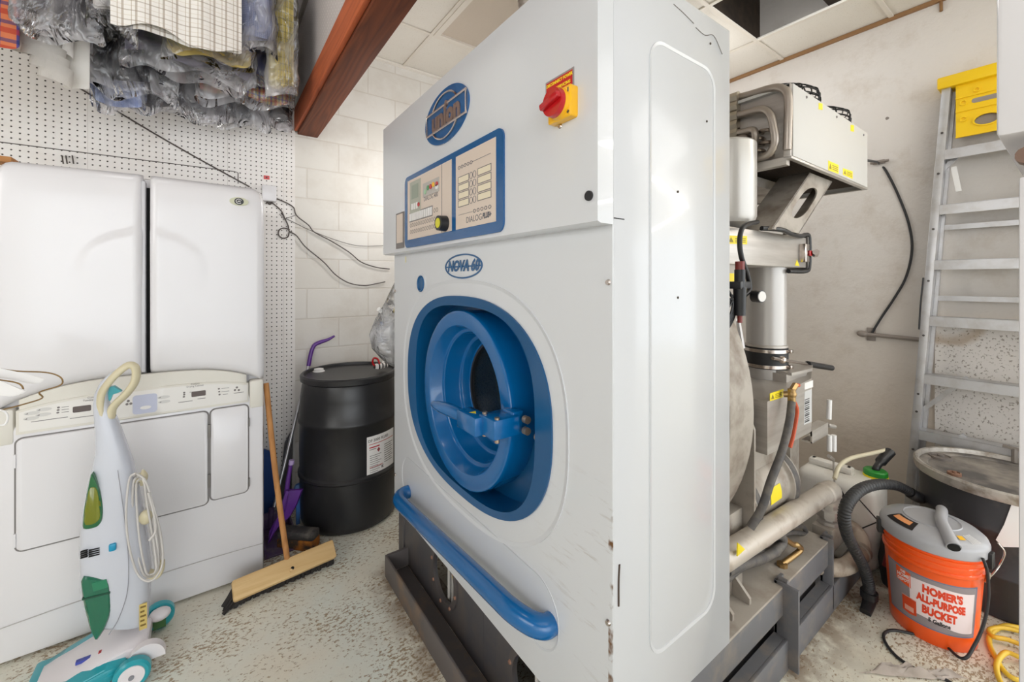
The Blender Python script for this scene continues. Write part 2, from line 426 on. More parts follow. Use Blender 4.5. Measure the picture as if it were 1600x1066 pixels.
def wood_mat(name, a, b, axis, ring=26, rough=.78):
    m, nt, bs = _nt(name); s = [3.0, 3.0, 3.0]; s[axis] = .22
    co = objco(nt, tuple(s)); n1 = noise(nt, co, 1.6, 3, .5)
    g = mth(nt, 'FRACT', mth(nt, 'MULTIPLY', n1, ring))
    g = mth(nt, 'ABSOLUTE', mth(nt, 'SUBTRACT', mth(nt, 'MULTIPLY', g, 2), 1))
    f2 = noise(nt, objco(nt, tuple(x*12 if i != axis else x*8 for i, x in enumerate(s))), 2, 3)
    c = mixc(nt, mth(nt, 'MULTIPLY', g, .6), a, b)
    c = mixc(nt, mth(nt, 'MULTIPLY', ramp(nt, f2, .5, .75), .5), c, b)
    nt.links.new(c, bs.inputs['Base Color']); bs.inputs['Roughness'].default_value = rough
    bump(nt, bs, g, .15, .003); MATS[name] = m; return m
def tile_mat():
    m, nt, bs = _nt('ceiling tile'); p = coords(nt)
    f = ramp(nt, noise(nt, p, 130, 2), .63, .68)
    c = mixc(nt, mth(nt, 'MULTIPLY', f, .4), rgb(226, 220, 210), rgb(176, 164, 150))
    c = mixc(nt, mth(nt, 'MULTIPLY', ramp(nt, noise(nt, p, 2, 4), .5, .8), .4), c, rgb(206, 194, 178))
    nt.links.new(c, bs.inputs['Base Color']); bs.inputs['Roughness'].default_value = .85; return m

PLASTER = plaster_mat(); BLOCK = block_mat(); TILE = tile_mat()
GRIDM = mat('ceiling grid white', rgb(222, 214, 202), .5)
BEAMW = wood_mat('dark stained beam wood', rgb(122, 62, 30), rgb(76, 34, 16), 1, 20)
BEAML = wood_mat('orange stained wood', rgb(190, 96, 52), rgb(150, 72, 38), 1, 14)
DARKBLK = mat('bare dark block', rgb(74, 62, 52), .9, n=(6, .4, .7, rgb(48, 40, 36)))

WX, WY, CZ = 3.47, 3.10, 3.11
b = nb(); box(b, -3.2, 8.5, -5.5, WY+.2, -.1, 0); structure('floor', b, floor_mat())
b = nb(); box(b, -3.2, WX+.2, WY, WY+.2, 0, 3.9); structure('wall_left', b, BLOCK)
b = nb(); box(b, -3.4, -3.2, -5.5, WY+.2, 0, 3.7); structure('wall_unseen', b, mat('white wall paint', rgb(238, 236, 232), .7))  # unseen wall, added to cut the light on the machine's front
b = nb(); box(b, WX, WX+.2, -.38, WY+.2, 0, 3.9); structure('wall_right', b, PLASTER)
b = nb(); box(b, -3.2, .4425, WY-.012, WY, .0, 3.6)
o = structure('wall_pegboard', b, peg_mat('pegboard white', rgb(240, 236, 232), .0285)); o['label'] = 'white pegboard sheet behind the laundry cabinet'
# suspended ceiling: tiles in a 0.617 m grid, one bay open onto the dark block above
gx = [.585, 1.19, 1.80, 2.42, 3.04, WX]; gy = [WY, 2.58, 1.955, 1.337, .72, .1, -.5, -1.1, -1.7, -2.3, -2.9, -3.5, -4.1, -4.7, -5.5]
LIGHTBAY = {(1, 1), (1, 2)}
b = nb()
for i in range(len(gx)-1):
    for j in range(len(gy)-1):
        if (i == 3 and j == 3) or (i, j) in LIGHTBAY: continue
        box(b, gx[i]+.004, gx[i+1]-.004, gy[j+1]+.004, gy[j]-.004, CZ+.006, CZ+.02)
box(b, WX, 8.5, -5.5, -.4, CZ+.006, CZ+.02)
structure('ceiling', b, TILE)
b = nb(); box(b, -3.2, .50, -5.5, WY, 3.62, 3.7); structure('ceiling_upper', b, mat('bare roof boards', rgb(120, 104, 88), .9))
b = nb()
for x in gx[1:-1]: bar(b, (x, WY-.01, CZ), (x, -5.4, CZ), .024, .008)
for y in gy[1:-1]: bar(b, (.6, y, CZ+.0005), (WX-.01, y, CZ+.0005), .024, .008, up=(0, 0, 1))
structure('trim_1', b, GRIDM)
b = nb(); box(b, .585, WX, WY-.028, WY, CZ-.012, CZ+.004); structure('trim_2', b, mat('wall angle white', rgb(232, 226, 216), .4))
b = nb(); box(b, WX-.022, WX, -.38, WY-.03, CZ-.018, CZ+.004)
structure('trim_3', b, mat('brown wall angle', rgb(150, 112, 74), .6))
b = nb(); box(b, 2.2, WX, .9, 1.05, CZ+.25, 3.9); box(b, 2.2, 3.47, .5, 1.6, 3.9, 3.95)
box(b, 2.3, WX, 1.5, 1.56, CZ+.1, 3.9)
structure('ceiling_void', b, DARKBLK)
# header beam over the passage, perforated sheet above it
b = nb(); box(b, .458, .582, .3, WY, 2.437, 2.60, .004); o = structure('beam', b, BEAMW); o['label'] = 'dark stained wooden beam running to the block wall'
b = nb(); box(b, .436, .457, .3, WY-.013, 2.452, 2.60, .004); structure('trim_4', b, BEAML)
b = nb(); box(b, .455, .575, .3, WY, 2.601, 3.62)
structure('wall_header', b, peg_mat('perforated grey sheet', rgb(206, 198, 196), .0285, True, 1, rgb(236, 230, 226)))
b = nb(); bar(b, (.447, .3, CZ+.02), (.447, WY-.015, CZ+.02), .014, .045); structure('trim_5', b, mat('weathered batten', rgb(150, 142, 134), .7))

# unlit diffuser panel in the ceiling behind the beam
t = thing('ceiling_light', 'unlit beige ceiling light panel in the grid above the machine', 'ceiling light', (1.495, 1.955, CZ))
b = nb(); ringprism(b, rrect(1.2, -2.57, 1.79, -1.345), rrect(1.235, -2.535, 1.755, -1.38), Fr((0, 0, CZ), (1, 0, 0), (0, -1, 0)), -.02, .010); O('frame', b, GRIDM, t)
b = nb(); box(b, 1.232, 1.758, 1.378, 2.538, CZ+.004, CZ+.012); O('diffuser', b, mat('beige prismatic lens', rgb(198, 184, 168), .45, bmp=(180, .2)), t)

# strip lights in the shop behind and beside the camera (they show as streaks in the glossy side panel)
TUBE = emis('fluorescent tube', (1, .97, .92, 1), 16)
def strip_light(x0, y0, x1, y1, z, label):
    t = thing('strip_light', label, 'strip light', ((x0+x1)/2, (y0+y1)/2, z), 'strip lights over the shop floor')
    b = nb(); bar(b, (x0, y0, z), (x1, y1, z), .16, .05); O('housing', b, APPL, t)
    for s in (-.045, .045):
        d = (V((x1-x0, y1-y0, 0))).normalized(); q = V((-d.y, d.x, 0))*s
        b = nb(); cyl(b, V((x0, y0, z-.045))+q+d*.03, V((x1, y1, z-.045))+q-d*.03, .016, n=12); O('tube', b, TUBE, t)
SL = 'long twin tube strip light under the shop ceiling'
strip_light(3.6, -1.92, 4.85, -1.92, 3.09, SL); strip_light(4.95, -1.92, 6.2, -1.92, 3.09, SL)
strip_light(6.35, -2.4, 6.35, -3.6, 3.09, SL); strip_light(6.35, -3.75, 6.35, -5.0, 3.09, SL)
area('shop_fill', (.4, -1.0, 3.0), (0, 0, 0), 2.6, 1.6, 7)  # added overhead fill behind the camera, no fixture there
area('shop_fill', (3.0, -1.0, 3.0), (0, 0, 0), 1.6, 1.0, 6)  # added overhead fill to brighten the right side, no fixture there
area('aisle_fill', (-2.6, .2, 2.4), (0, -PI*.42, 0), 1.2, 2.4, 18)  # unseen fill, added to brighten the machine's front
area('shop_front_window', (-2.6, -3.8, 1.9), (PI*.47, 0, -.62), 4.2, 2.4, 26, (.98, .99, 1))
def fill_point(name, loc, power, rad):  # bare point light for added fill, not a modelled lamp
    L = bpy.data.lights.new(name, 'POINT'); L.energy = power; L.shadow_soft_size = rad; L.color = (1, .995, .985)
    o = bpy.data.objects.new(name, L); C.objects.link(o); o.location = loc
fill_point('fill_over_machine', (1.15, 2.55, 2.10), 7, .14)  # added fill hidden by the machine, lifts the block wall and ceiling
fill_point('fill_back_bay', (2.75, 1.6, 2.62), 6, .2)  # added fill without a lamp, lifts the right wall
fill_point('fill_over_rails', (-.45, 1.5, 3.3), 5, .2)  # added fill above the view, lifts the pegboard and hanging clothes

# ------------------------------------------------------------------ the dry-cleaning machine
M_ = thing('dry_cleaning_machine', 'tall white dry-cleaning machine with big round blue door', 'dry-cleaning machine', (1.4, 1.4, 0))
XF, XH, Y0, Y1 = .78, .727, .668, 2.15
FF, FH, FS = faceX(XF), faceX(XH), faceY(Y0)
DY, DZ = 1.43, .995                       # door centre
# front panel with the rounded recess cut out of it
N = 96
rec_o = [(-u, v) for u, v in ell(1.418, 1.009, .533, .385, N, 2.45)][::-1]
rec_i = [(-u, v) for u, v in ell(1.4235, 1.000, .452, .355, N, 2.9)][::-1]
b = nb(); ringprism(b, rect_match(rec_o, -Y1, .272, -Y0-.0012, 1.60), rec_o, FF, -.03, 0)
fp = O('front_panel', b, ENAMEL_R, M_)
b = nb()
for k, (r1, r2) in enumerate(((.066, .054),)):
    e1 = [(-u, v) for u, v in ell(1.418, 1.005, .533+r1, .385+r1, N, 2.5)]; e2 = [(-u, v) for u, v in ell(1.418, 1.005, .533+r2, .385+r2, N, 2.5)]
    ringprism(b, e1, e2, FF, -.001, .0035, -.001, .0005)
O('embossed_rib', b, ENAMEL, fp)
b = nb(); ringprism(b, rec_o, rec_i, FF, -.001, .006, -.12, -.004); O('recess_frame', b, BLUED, M_)
b = nb(); cc = [(-u, v) for u, v in ell(DY, DZ, .30, .30, N)][::-1]; ringprism(b, rec_i, cc, FF, -.135, -.105)
O('recess_floor', b, BLUED, M_)
# door: outer ring, stepped bowl, porthole
dr = nb()
lathe(dr, [(.341, .105), (.342, .02), (.342, .008), (.3395, .0025), (.336, .0005), (.330, .000), (.290, -.000), (.284, .001), (.281, .0045), (.270, .050), (.267, .055), (.2645, .056), (.256, .057), (.253, .060), (.243, .126), (.241, .130), (.238, .1315), (.228, .133), (.226, .136), (.2225, .165), (.220, .170), (.206, .172), (.206, .18)],
      (XF, DY, DZ), (1, 0, 0), 96)
door = O('door', dr, BLUE, M_, 'round blue loading door with a deep bowl', smooth=32)
b = nb(); lathe(b, [(.212, .169), (.206, .164), (.198, .166), (.196, .18)], (XF, DY, DZ), (1, 0, 0), 64); O('gasket', b, BLACKP, door)
b = nb(); cyl(b, (XF+.176, DY, DZ), (XF+.181, DY, DZ), .203, n=64); O('door_glass', b, glassy('door glass', (.02, .03, .035, 1), .22, .04), door)
b = nb(); lathe(b, [(.25, .185), (.25, .23), (.50, .235), (.50, .52), (.0, .525)], (XF, DY, DZ), (1, 0, 0), 64)
def drum_mat():
    m, nt, bs = _nt('perforated drum steel'); co = objco(nt); v = nt.nodes.new('ShaderNodeTexVoronoi'); v.inputs['Scale'].default_value = 110
    nt.links.new(co, v.inputs['Vector']); c = mixc(nt, ramp(nt, v.outputs[0], .3, .34), rgb(40, 38, 36), rgb(78, 74, 72)); nt.links.new(c, bs.inputs['Base Color'])
    bs.inputs['Metallic'].default_value = .6; bs.inputs['Roughness'].default_value = .4; return m
O('drum', b, drum_mat(), M_)
# lever on the right of the door
b = nb(); box(b, .680, .775, 1.035, 1.125, .972, 1.032, .004); box(b, .76, .80, 1.05, 1.11, .965, 1.04, .004)
lt = O('latch_bracket', b, BLUE, M_)
b = nb(); box(b, .655, .712, 1.105, 1.225, .968, 1.026, .004); lev = O('latch_lever', b, BLUE, M_)
b = nb(); tube(b, [(.685, 1.22, .997), (.682, 1.25, .997), (.676, 1.31, .997), (.668, 1.37, .996), (.664, 1.42, .995)], lambda t: .012+.011*math.sin(PI*min(1, t*1.02))**.7, 14); O('grip', b, BLUE, lev)
b = nb(); prism(b, [(.672, 1.17), (.696, 1.17), (.684, 1.148)], faceZ(1.026), -.001, .0006); O('warning_triangle', b, YEL, lev)
b = nb()
for y in (1.045, 1.115): cyl(b, (.697, y, .962), (.697, y, 1.038), .008, n=12)
for z in (.985, 1.02): cyl(b, (.79, 1.03, z), (.79, 1.012, z), .012, n=12)
cyl(b, (.715, 1.108, .975), (.715, 1.108, 1.03), .006, n=10)
cyl(b, (.84, .99, .955), (.84, 1.03, .955), .014, n=12); cyl(b, (.86, .985, 1.06), (.86, 1.03, 1.06), .012, n=12)
O('bolt', b, mat('worn bolt', rgb(176, 158, 140), .35, .8), lt)
# embossed field and blue push bar below the door
b = nb(); fo = rrect(-2.04, .37, -.86, .585, .1, 8); fi = rrect(-2.035, .375, -.865, .58, .096, 8); ringprism(b, fo, fi, FF, -.001, .002, -.001, .0005); O('embossed_field', b, ENAMEL, fp)
b = nb(); tube(b, [(.782, 1.955, .415), (.755, 1.955, .413), (.728, 1.935, .412), (.712, 1.88, .415), (.710, 1.75, .425), (.710, 1.40, .453), (.710, 1.08, .478), (.712, .99, .484), (.730, .925, .482), (.756, .895, .478), (.782, .893, .476)], .031, 20, 8)
O('push_bar', b, BLUE, M_)
b = nb()
for y, z in ((.682, 1.448), (.682, .62), (2.137, .43), (2.137, 1.40)): screw(b, (XF-.0005, y, z), (-1, 0, 0), .008)
O('screw', b, CHROME, M_)
# little blue sight port
b = nb(); lathe(b, [(.038, .001), (.038, -.006), (.035, -.008), (.031, -.006), (.029, -.002), (.0, -.0015)], (XF, 1.80, 1.44), (1, 0, 0), 32)
pp = O('sight_port', b, BLUED, M_)
b = nb(); ringprism(b, ell(-1.80, 1.44, .0485, n=32), ell(-1.80, 1.44, .036, n=32), FF, -.001, .003); O('port_collar', b, ENAMEL, pp)
# oval badge NOVA 60
b = nb(); ringprism(b, ell(-1.408, 1.509, .146, .048, 64), ell(-1.408, 1.509, .139, .042, 64), FF, 0, .003); box(b, XF-.002, XF, 1.268, 1.548, 1.505, 1.511)
text_on(b, 'NOVA 60', FF, -1.408, 1.509, .0025, .058, 1.02, bold=.0022, shear=.25)
bd = O('oval_badge', b, BLUED, M_)
b = nb(); prism(b, rrect(-2.0, 1.545, -1.985, 1.575), FF, 0, .0006); O('sticker', b, mat('yellowed tape', rgb(222, 214, 170), .5), M_)

# header box
b = nb()
vs = [(XH, 1.592), (XH+.012, 1.588), (.7815, 1.588), (.7815, 2.25), (XH, 2.25)]
loft(b, [[V((x, Y0, z)) for x, z in vs], [V((x, Y1+.02, z)) for x, z in vs]])
hd = O('header_panel', b, ENAMEL, M_)
b = nb(); prism(b, [(-u, v) for u, v in ell(1.444, 2.088, .183, .104, 64)], FH, 0, .005); em = O('emblem', b, BADGE, M_, 'oval blue maker emblem with chrome lettering')
b = nb()
def outline_tube(pts, r): tube(b, [FH.p(-y, z, .008) for y, z in pts], r, 6, 0)
outline_tube([(1.60, 2.045), (1.60, 2.128), (1.275, 2.128), (1.275, 2.045), (1.60, 2.045)], .0045)
def arc(cy, cz, ry, rz, a0, a1, n=20): return [(cy+ry*math.cos(math.radians(a0+(a1-a0)*i/n)), cz+rz*math.sin(math.radians(a0+(a1-a0)*i/n))) for i in range(n+1)]
outline_tube(arc(1.444, 2.087, .115, .085, 29, 151), .004); outline_tube(arc(1.444, 2.087, .115, .085, 209, 331), .004)
O('emblem_outline', b, CHROME, em)
b = nb(); text_on(b, 'union', FH, -1.437, 2.083, .006, .112, .93, bold=.005, space=1.0, extrude=.003); cyl(b, FH.p(-1.425, 2.128, .004), FH.p(-1.425, 2.128, .012), .011, n=16)
O('emblem_lettering', b, mat('bronze chrome lettering', rgb(176, 150, 140), .3, .75), em)
# control panel
b = nb(); prism(b, rrect(-1.853, 1.604, -1.047, 1.928, .03, 6), FH, 0, .006); cp = O('control_panel', b, BADGE, M_, 'blue framed control panel with two beige fascias')
b = nb(); prism(b, rrect(-1.815, 1.639, -1.385, 1.906), FH, .005, .0075); fl = O('left_fascia', b, TAN, cp)
b = nb(); prism(b, rrect(-1.351, 1.639, -1.087, 1.905), FH, .005, .0075); fr_ = O('right_fascia', b, TAN, cp)
n0 = .0074
b = nb(); prism(b, rrect(-1.467, 1.64, -1.4645, 1.905), FH, n0, .0082); text_on(b, 'DIALOG 400', FH, -1.567, 1.795, n0, .026, .95); O('print', b, mat('grey print', rgb(96, 96, 104), .5), fl)
b = nb(); prism(b, rrect(-1.783, 1.752, -1.667, 1.893), FH, n0, .0095); ds = O('display', b, mat('grey green bezel', rgb(176, 178, 164), .4), fl)
b = nb(); prism(b, rrect(-1.762, 1.815, -1.690, 1.876), FH, .009, .0102); O('screen', b, mat('lcd grey green', rgb(146, 156, 140), .3), ds)
b = nb()
for k in range(3): prism(b, rrect(-1.765+k*.026, 1.768, -1.748+k*.026, 1.795), FH, .009, .011)
O('key', b, WHITE, ds)
b = nb(); cyl(b, FH.p(-1.683, 1.782, .009), FH.p(-1.683, 1.782, .013), .009, n=14); O('red_key', b, RED, ds)
b = nb(); prism(b, rrect(-1.642, 1.805, -1.488, 1.862), FH, n0, .0092); bb = O('button_strip', b, mat('grey strip', rgb(188, 182, 176), .4), fl)
for u, v, mm in ((-1.615, 1.824, mat('pale green key', rgb(170, 206, 170), .4)), (-1.588, 1.836, mat('green key', rgb(96, 160, 110), .4)), (-1.562, 1.836, RED), (-1.537, 1.84, YELP), (-1.505, 1.836, RED), (-1.505, 1.824, WHITE)):
    b = nb(); cyl(b, FH.p(u, v, .009), FH.p(u, v, .0125), .010, n=14); O('button', b, mm, bb)
b = nb(); prism(b, rrect(-1.789, 1.716, -1.548, 1.758), FH, n0, .0088); st = O('key_strip', b, mat('dark key strip', rgb(128, 122, 120), .4), fl)
b = nb()
for k in range(11): prism(b, rrect(-1.786+k*.0218, 1.720, -1.770+k*.0218, 1.753), FH, .0085, .0105)
O('strip_key', b, WHITE, st)
b = nb()
for r, z in enumerate((1.735, 1.701, 1.672)):
    for k in range(13):
        if r == 0 and k < 11: continue
        ringprism(b, ell(-1.776+k*.0223, z, .0085, .009, 12), ell(-1.776+k*.0223, z, .0066, .007, 12), FH, n0, .0082)
O('lamp_ring', b, INKG, fl)
b = nb(); cyl(b, FH.p(-1.433, 1.671, .006), FH.p(-1.433, 1.671, .040), .030, .028, 28); kn = O('selector_knob', b, BLACKP, cp)
b = nb(); cyl(b, FH.p(-1.433, 1.671, .0395), FH.p(-1.433, 1.671, .0415), .019, n=24); O('knob_cap', b, mat('yellow green cap', rgb(222, 214, 40), .4), kn)
b = nb()
text_on(b, 'DIALOG', FH, -1.222, 1.664, n0, .030, .95); text_on(b, 'PLUS+', FH, -1.140, 1.665, n0, .024, .8, bold=.0016, shear=.2)
for k in range(5):
    for u, v in ((-1.325+k*.0215, 1.860), (-1.217+k*.024, 1.690)): ringprism(b, ell(u, v, .0085, .0065, 12), ell(u, v, .006, .0045, 12), FH, n0, .0083)
prism(b, rrect(-1.232, 1.8595, -1.115, 1.861), FH, n0, .0082); prism(b, rrect(-1.33, 1.689, -1.23, 1.690), FH, n0, .0082)
for k in range(4):
    for u in (-1.240, -1.217):
        ringprism(b, ell(u, 1.815-k*.0285, .011, .012, 16), ell(u, 1.815-k*.0285, .0095, .0105, 16), FH, n0, .0084)
O('print', b, mat('grey print', rgb(96, 96, 104), .5), fr_)
for k in range(4):
    for u0, u1, dz in ((-1.332, -1.254, 0), (-1.196, -1.112, .002)):
        b = nb(); z = 1.814+dz-k*.0282
        ringprism(b, rrect(u0, z-.0125, u1, z+.0125), rrect(u0+.0025, z-.010, u1-.0025, z+.010), FH, n0, .0084); lb = O('label_frame', b, INKG, fr_)
        b = nb(); prism(b, rrect(u0+.0025, z-.010, u1-.0025, z+.010), FH, n0, .0079); O('label_card', b, mat('cream card', rgb(236, 224, 198), .5), lb)
b = nb(); prism(b, rrect(-1.973, 1.609, -1.872, 1.779), FH, 0, .004); dp = O('data_plate', b, INKG, M_)
b = nb(); prism(b, rrect(-1.962, 1.635, -1.884, 1.772), FH, .0035, .005); O('plate_print', b, TAN, dp)
# rotary isolator
b = nb(); sg = rrect(-.853, 1.938, -.745, 1.984); prism(b, sg, FH, 0, .0015); sn = O('warning_sign', b, mat('grey sign border', rgb(150, 144, 142), .5), M_, 'red warning sign above the rotary switch')
b = nb(); prism(b, rrect(-.849, 1.940, -.750, 1.979), FH, .001, .002); O('sign_face', b, mat('red sign', rgb(196, 22, 30), .4), sn)
b = nb(); text_on(b, 'DISCONNECT POWER', FH, -.799, 1.970, .002, .0115, .85, bold=.0004); text_on(b, 'BEFORE SERVICING', FH, -.799, 1.953, .002, .0115, .85, bold=.0004); O('sign_lettering', b, YEL, sn)
SY, SZ = .776, 1.895
b = nb(); prism(b, rrect(-SY-.043, SZ-.040, -SY+.043, SZ+.038, .006, 3), FH, 0, .024, .003); cyl(b, FH.p(-SY, SZ, .02), FH.p(-SY, SZ, .034), .0395, .037, 36)
sw = O('rotary_switch', b, YELP, M_)
b = nb(); cyl(b, FH.p(-SY, SZ, .034), FH.p(-SY, SZ, .048), .0365, .035, 36); kd = O('switch_knob', b, RED, sw)
b = nb(); bar(b, FH.p(-SY-.033, SZ-.008, .053), FH.p(-SY+.033, SZ+.008, .053), .016, .016, up=(-1, 0, 0), bev=.003); O('knob_grip', b, RED, kd)
b = nb(); text_on(b, 'OFF', FH, -SY-.01, SZ+.033, .0242, .010, bold=.0005); O('switch_print', b, WHITE, sw)
b = nb(); text_on(b, 'I', FH, -SY+.034, SZ+.024, .0242, .014, bold=.001); text_on(b, '+', FH, -SY+.034, SZ-.030, .0242, .014, bold=.001); O('switch_ink', b, INK, sw)
b = nb(); screw(b, FH.p(-.797, 1.851, 0), (-1, 0, 0), .007); O('screw', b, CHROME, M_)
b = nb(); cyl(b, FH.p(-.694, 1.654, 0), FH.p(-.694, 1.654, .005), .012, n=18); O('cam_lock', b, BLACKP, M_)

# cabinet shell: side, top, far side, back
X1 = 1.338
b = nb(); box(b, .7825, X1, Y0, Y0+.025, .296, 2.25, .002); sp = O('side_panel', b, ENAMEL, M_)
b = nb(); po = rrect(.922, .458, 1.245, 2.092, .06, 8); pi_ = rrect(.930, .466, 1.237, 2.084, .053, 8)
ringprism(b, po, pi_, FS, -.001, .003, -.001, .001); O('embossed_rib', b, ENAMEL, sp)
b = nb(); box(b, .80, X1, Y0+.025, Y1-.02, 2.225, 2.25); box(b, .80, X1, Y1-.02, Y1, .296, 2.25); box(b, X1-.02, X1, Y0+.025, Y1-.02, .296, 2.225)
O('rear_shell', b, ENAMEL, M_)
b = nb(); box(b, .7835, .822, Y0-.0006, Y0+.02, 1.602, 1.6045); O('seam', b, BLACK, sp)
b = nb(); box(b, .8, X1-.02, Y0+.03, Y1-.03, .28, .30); box(b, .86, .88, Y0+.03, .72, .3, 2.2); O('inner_floor', b, DKBASE, M_)
b = nb()
for x, z in ((1.20, 1.93), (1.05, 1.70), (1.05, 1.405), (1.22, 2.17)): cyl(b, (x, Y0, z), (x, Y0-.002, z), .0035, n=8)
tube(b, [(.80, Y0-.0004, .66), (.80, Y0-.0004, .72), (.803, Y0-.0004, .76)], .003, 5)
O('chip_mark', b, mat('dark chip', rgb(70, 56, 46), .7), sp)
b = nb()
tube(b, [(1.03, Y0-.0003, 2.215), (1.08, Y0-.0003, 2.208), (1.13, Y0-.0003, 2.198)], .0012, 5); tube(b, [(1.14, Y0-.0003, 2.19), (1.19, Y0-.0003, 2.185), (1.24, Y0-.0003, 2.20), (1.29, Y0-.0003, 2.16)], .0012, 5)
O('scratch', b, mat('grey scratch', rgb(120, 114, 108), .6), sp)

# plinth with two sight glasses
def plinth(ya, yb, cy, cz, nm):
    b = nb(); hole = [(-u, v) for u, v in ell(cy, cz, .098, .105, 48)]
    ringprism(b, rect_match(hole, -yb, .0, -ya, .276), hole, faceX(.806), -.012, 0)
    q = O('base_panel', b, DKBASE, M_)
    b = nb(); ringprism(b, [(-u, v) for u, v in ell(cy, cz, .122, .128, 48)], hole, faceX(.806), -.002, .008); O('sight_ring', b, mat('dull ring', rgb(98, 92, 90), .5, .2), q)
    b = nb()
    for k in range(8):
        a = PI/4*k+.2; screw(b, (.798, cy+.112*math.cos(a), cz+.118*math.sin(a)), (-1, 0, 0), .008)
    O('ring_bolt', b, mat('rusty bolt', rgb(150, 112, 92), .6), q)
    b = nb(); box(b, .93, .94, cy-.14, cy+.14, .01, .275); O('dark_backing', b, BLACK, q)  # black sheet that stands for the darkness inside the cavity
    b = nb()
    for d in (.012, -.020): cyl(b, (.835, cy+d, .04), (.835, cy+d, .272), .008 if d > 0 else .006, n=10)
    O('level_tube', b, mat('pale tube', rgb(206, 202, 196), .3), q)
    b = nb(); box(b, .826, .832, cy-.058, cy-.030, cz+.0, cz+.05); O('level_sticker', b, YEL, q)
plinth(1.30, Y1, 1.615, .185, 'a'); plinth(Y0, 1.299, 1.01, .165, 'b')
b = nb(); box(b, .806, .83, Y1-.002, Y1+.006, 0, .276); box(b, .80, .816, Y1-.08, Y1-.06, .0, .27, .003); O('base_side', b, DKBASE, M_)
b = nb(); box(b, .684, .694, .30, 2.02, 0, .105, .002); box(b, .694, .80, .30, 2.02, 0, .008); box(b, .694, .80, 2.005, 2.02, .02, .105)
O('drip_channel', b, mat('worn channel steel', rgb(104, 98, 96), .6, .1, n=(6, .5, .7, rgb(134, 112, 92))), M_)

# ---- everything behind the cabinet stands on the same frame
b = nb(); box(b, X1-.04, 2.225, Y0+.002, 2.1, .285, .303, .003); O('frame_plate', b, DUSTG, M_)
b = nb(); box(b, X1-.55, 2.225, Y0+.001, Y0+.012, .195, .2955, .002); box(b, X1-.55, 1.90, Y0+.06, Y0+.075, .0, .20); box(b, 1.98, 2.20, Y0+.05, Y0+.065, .03, .2); O('frame_skirt', b, GPAINT, M_)
b = nb(); box(b, .86, 2.60, .652, .664, 0, .115, .002); box(b, .86, 2.60, .664, .78, 0, .012); box(b, .86, 2.60, .664, .70, .105, .115); O('floor_channel', b, GPAINT, M_)
for x, ya in ((1.735, .618), (2.20, .652)):
    b = nb(); box(b, x, x+.012, ya, .70, .01, .315, .002); box(b, x, x+.06, .69, .70, .01, .315); cyl(b, (x+.02, .69, .317), (x+.02, .660, .317), .009, n=10); O('corner_angle', b, GPAINT, M_)
for x in (1.42, 1.54):
    b = nb(); q = [V((x, .70, .303)), V((x, .90, .303)), V((x, .90, .42)), V((x, .80, .42)), V((x, .70, .325))]
    loft(b, [q, [p+V((.012, 0, 0)) for p in q]]); O('gusset', b, DUSTG, M_)
b = nb(); lathe(b, [(.05, 0), (.75, 0), (.75, .16), (.70, .165), (.05, .165)], (1.345, 1.42, .995), (1, 0, 0), 96, True, True)
O('drum_housing', b, STEELD, M_)
b = nb(); box(b, 1.36, 1.62, .76, 1.1, .303, .60, .006); O('sump', b, STEELD, M_)
b = nb(); pts = [(.72, .55), (.72, .90), (.78, 1.05), (1.0, 1.05), (1.0, .45), (.80, .45)]
loft(b, [[V((1.62, y, z)) for y, z in pts], [V((1.632, y, z)) for y, z in pts]]); O('bracket_plate', b, STEELD, M_)
# recovery fan motor
b = nb(); mc, mr = V((1.665, .875, .565)), .135
lathe(b, [(.09, 0), (mr, .0), (mr+.012, .004), (mr+.012, .05), (mr, .055), (mr-.004, .09), (mr-.004, .33), (mr, .335), (mr+.014, .34), (mr+.014, .40), (mr, .405), (.05, .41)], mc, (1, 0, 0), 48, True, True)
mo = O('fan_motor', b, STEELD, M_)
b = nb(); lathe(b, [(mr+.0125, .01), (mr+.016, .016), (mr+.016, .04), (mr+.0125, .046)], mc, (1, 0, 0), 48); O('clamp_band', b, RUBG, mo)
b = nb(); lathe(b, [(mr+.0145, .35), (mr+.018, .356), (mr+.018, .385), (mr+.0145, .39)], mc, (1, 0, 0), 48)
O('clamp_band', b, RUBG, mo)
def cyl_label(b, c, r, x0, x1, a0, a1, n=8):
    rows = [[V((x, c.y+r*math.cos(a), c.z+r*math.sin(a))) for x in (x0, x1)] for a in [a0+(a1-a0)*i/n for i in range(n+1)]]
    R = [[b.verts.new(p) for p in row] for row in rows]
    for a, c_ in zip(R, R[1:]): b.faces.new((a[0], a[1], c_[1], c_[0]))
b = nb(); cyl_label(b, mc, mr-.002, mc.x+.15, mc.x+.25, math.radians(160), math.radians(186)); O('warning_label', b, YEL, mo)
# main pipe
PA, PB = V((1.345, .716, .524)), V((2.35, .716, .461)); pd = (PB-PA).normalized()
b = nb(); cyl(b, PA, PB, .041, n=28); lathe(b, [(.042, 0), (.0455, .01), (.0455, .03), (.042, .04)], PB-pd*.06, pd, 28)
tube(b, [PB-pd*.02, PB+pd*.03, (2.415, .722, .438), (2.432, .735, .40), (2.433, .74, .375)], .041, 22)
pi = O('return_pipe', b, mat('pale dusty pipe', rgb(206, 197, 186), .4, .25, n=(10, .5, .75, rgb(160, 144, 128))), M_)
b = nb(); b0 = at_y(1157, 858, .675)
prism(b, [(b0.x-.022, b0.z-.016), (b0.x+.030, b0.z-.012), (b0.x-.018, b0.z+.027)], faceY(.675), -.003, .001); O('warning_triangle', b, YEL, pi)
b = nb(); lathe(b, [(.034, 0), (.050, .004), (.050, .018), (.037, .022), (.037, .034), (.053, .036), (.053, .072), (.040, .078), (.040, .105)], (2.433, .74, .273), (0, 0, 1), 8, True, True); O('union_nut', b, STEEL, pi)
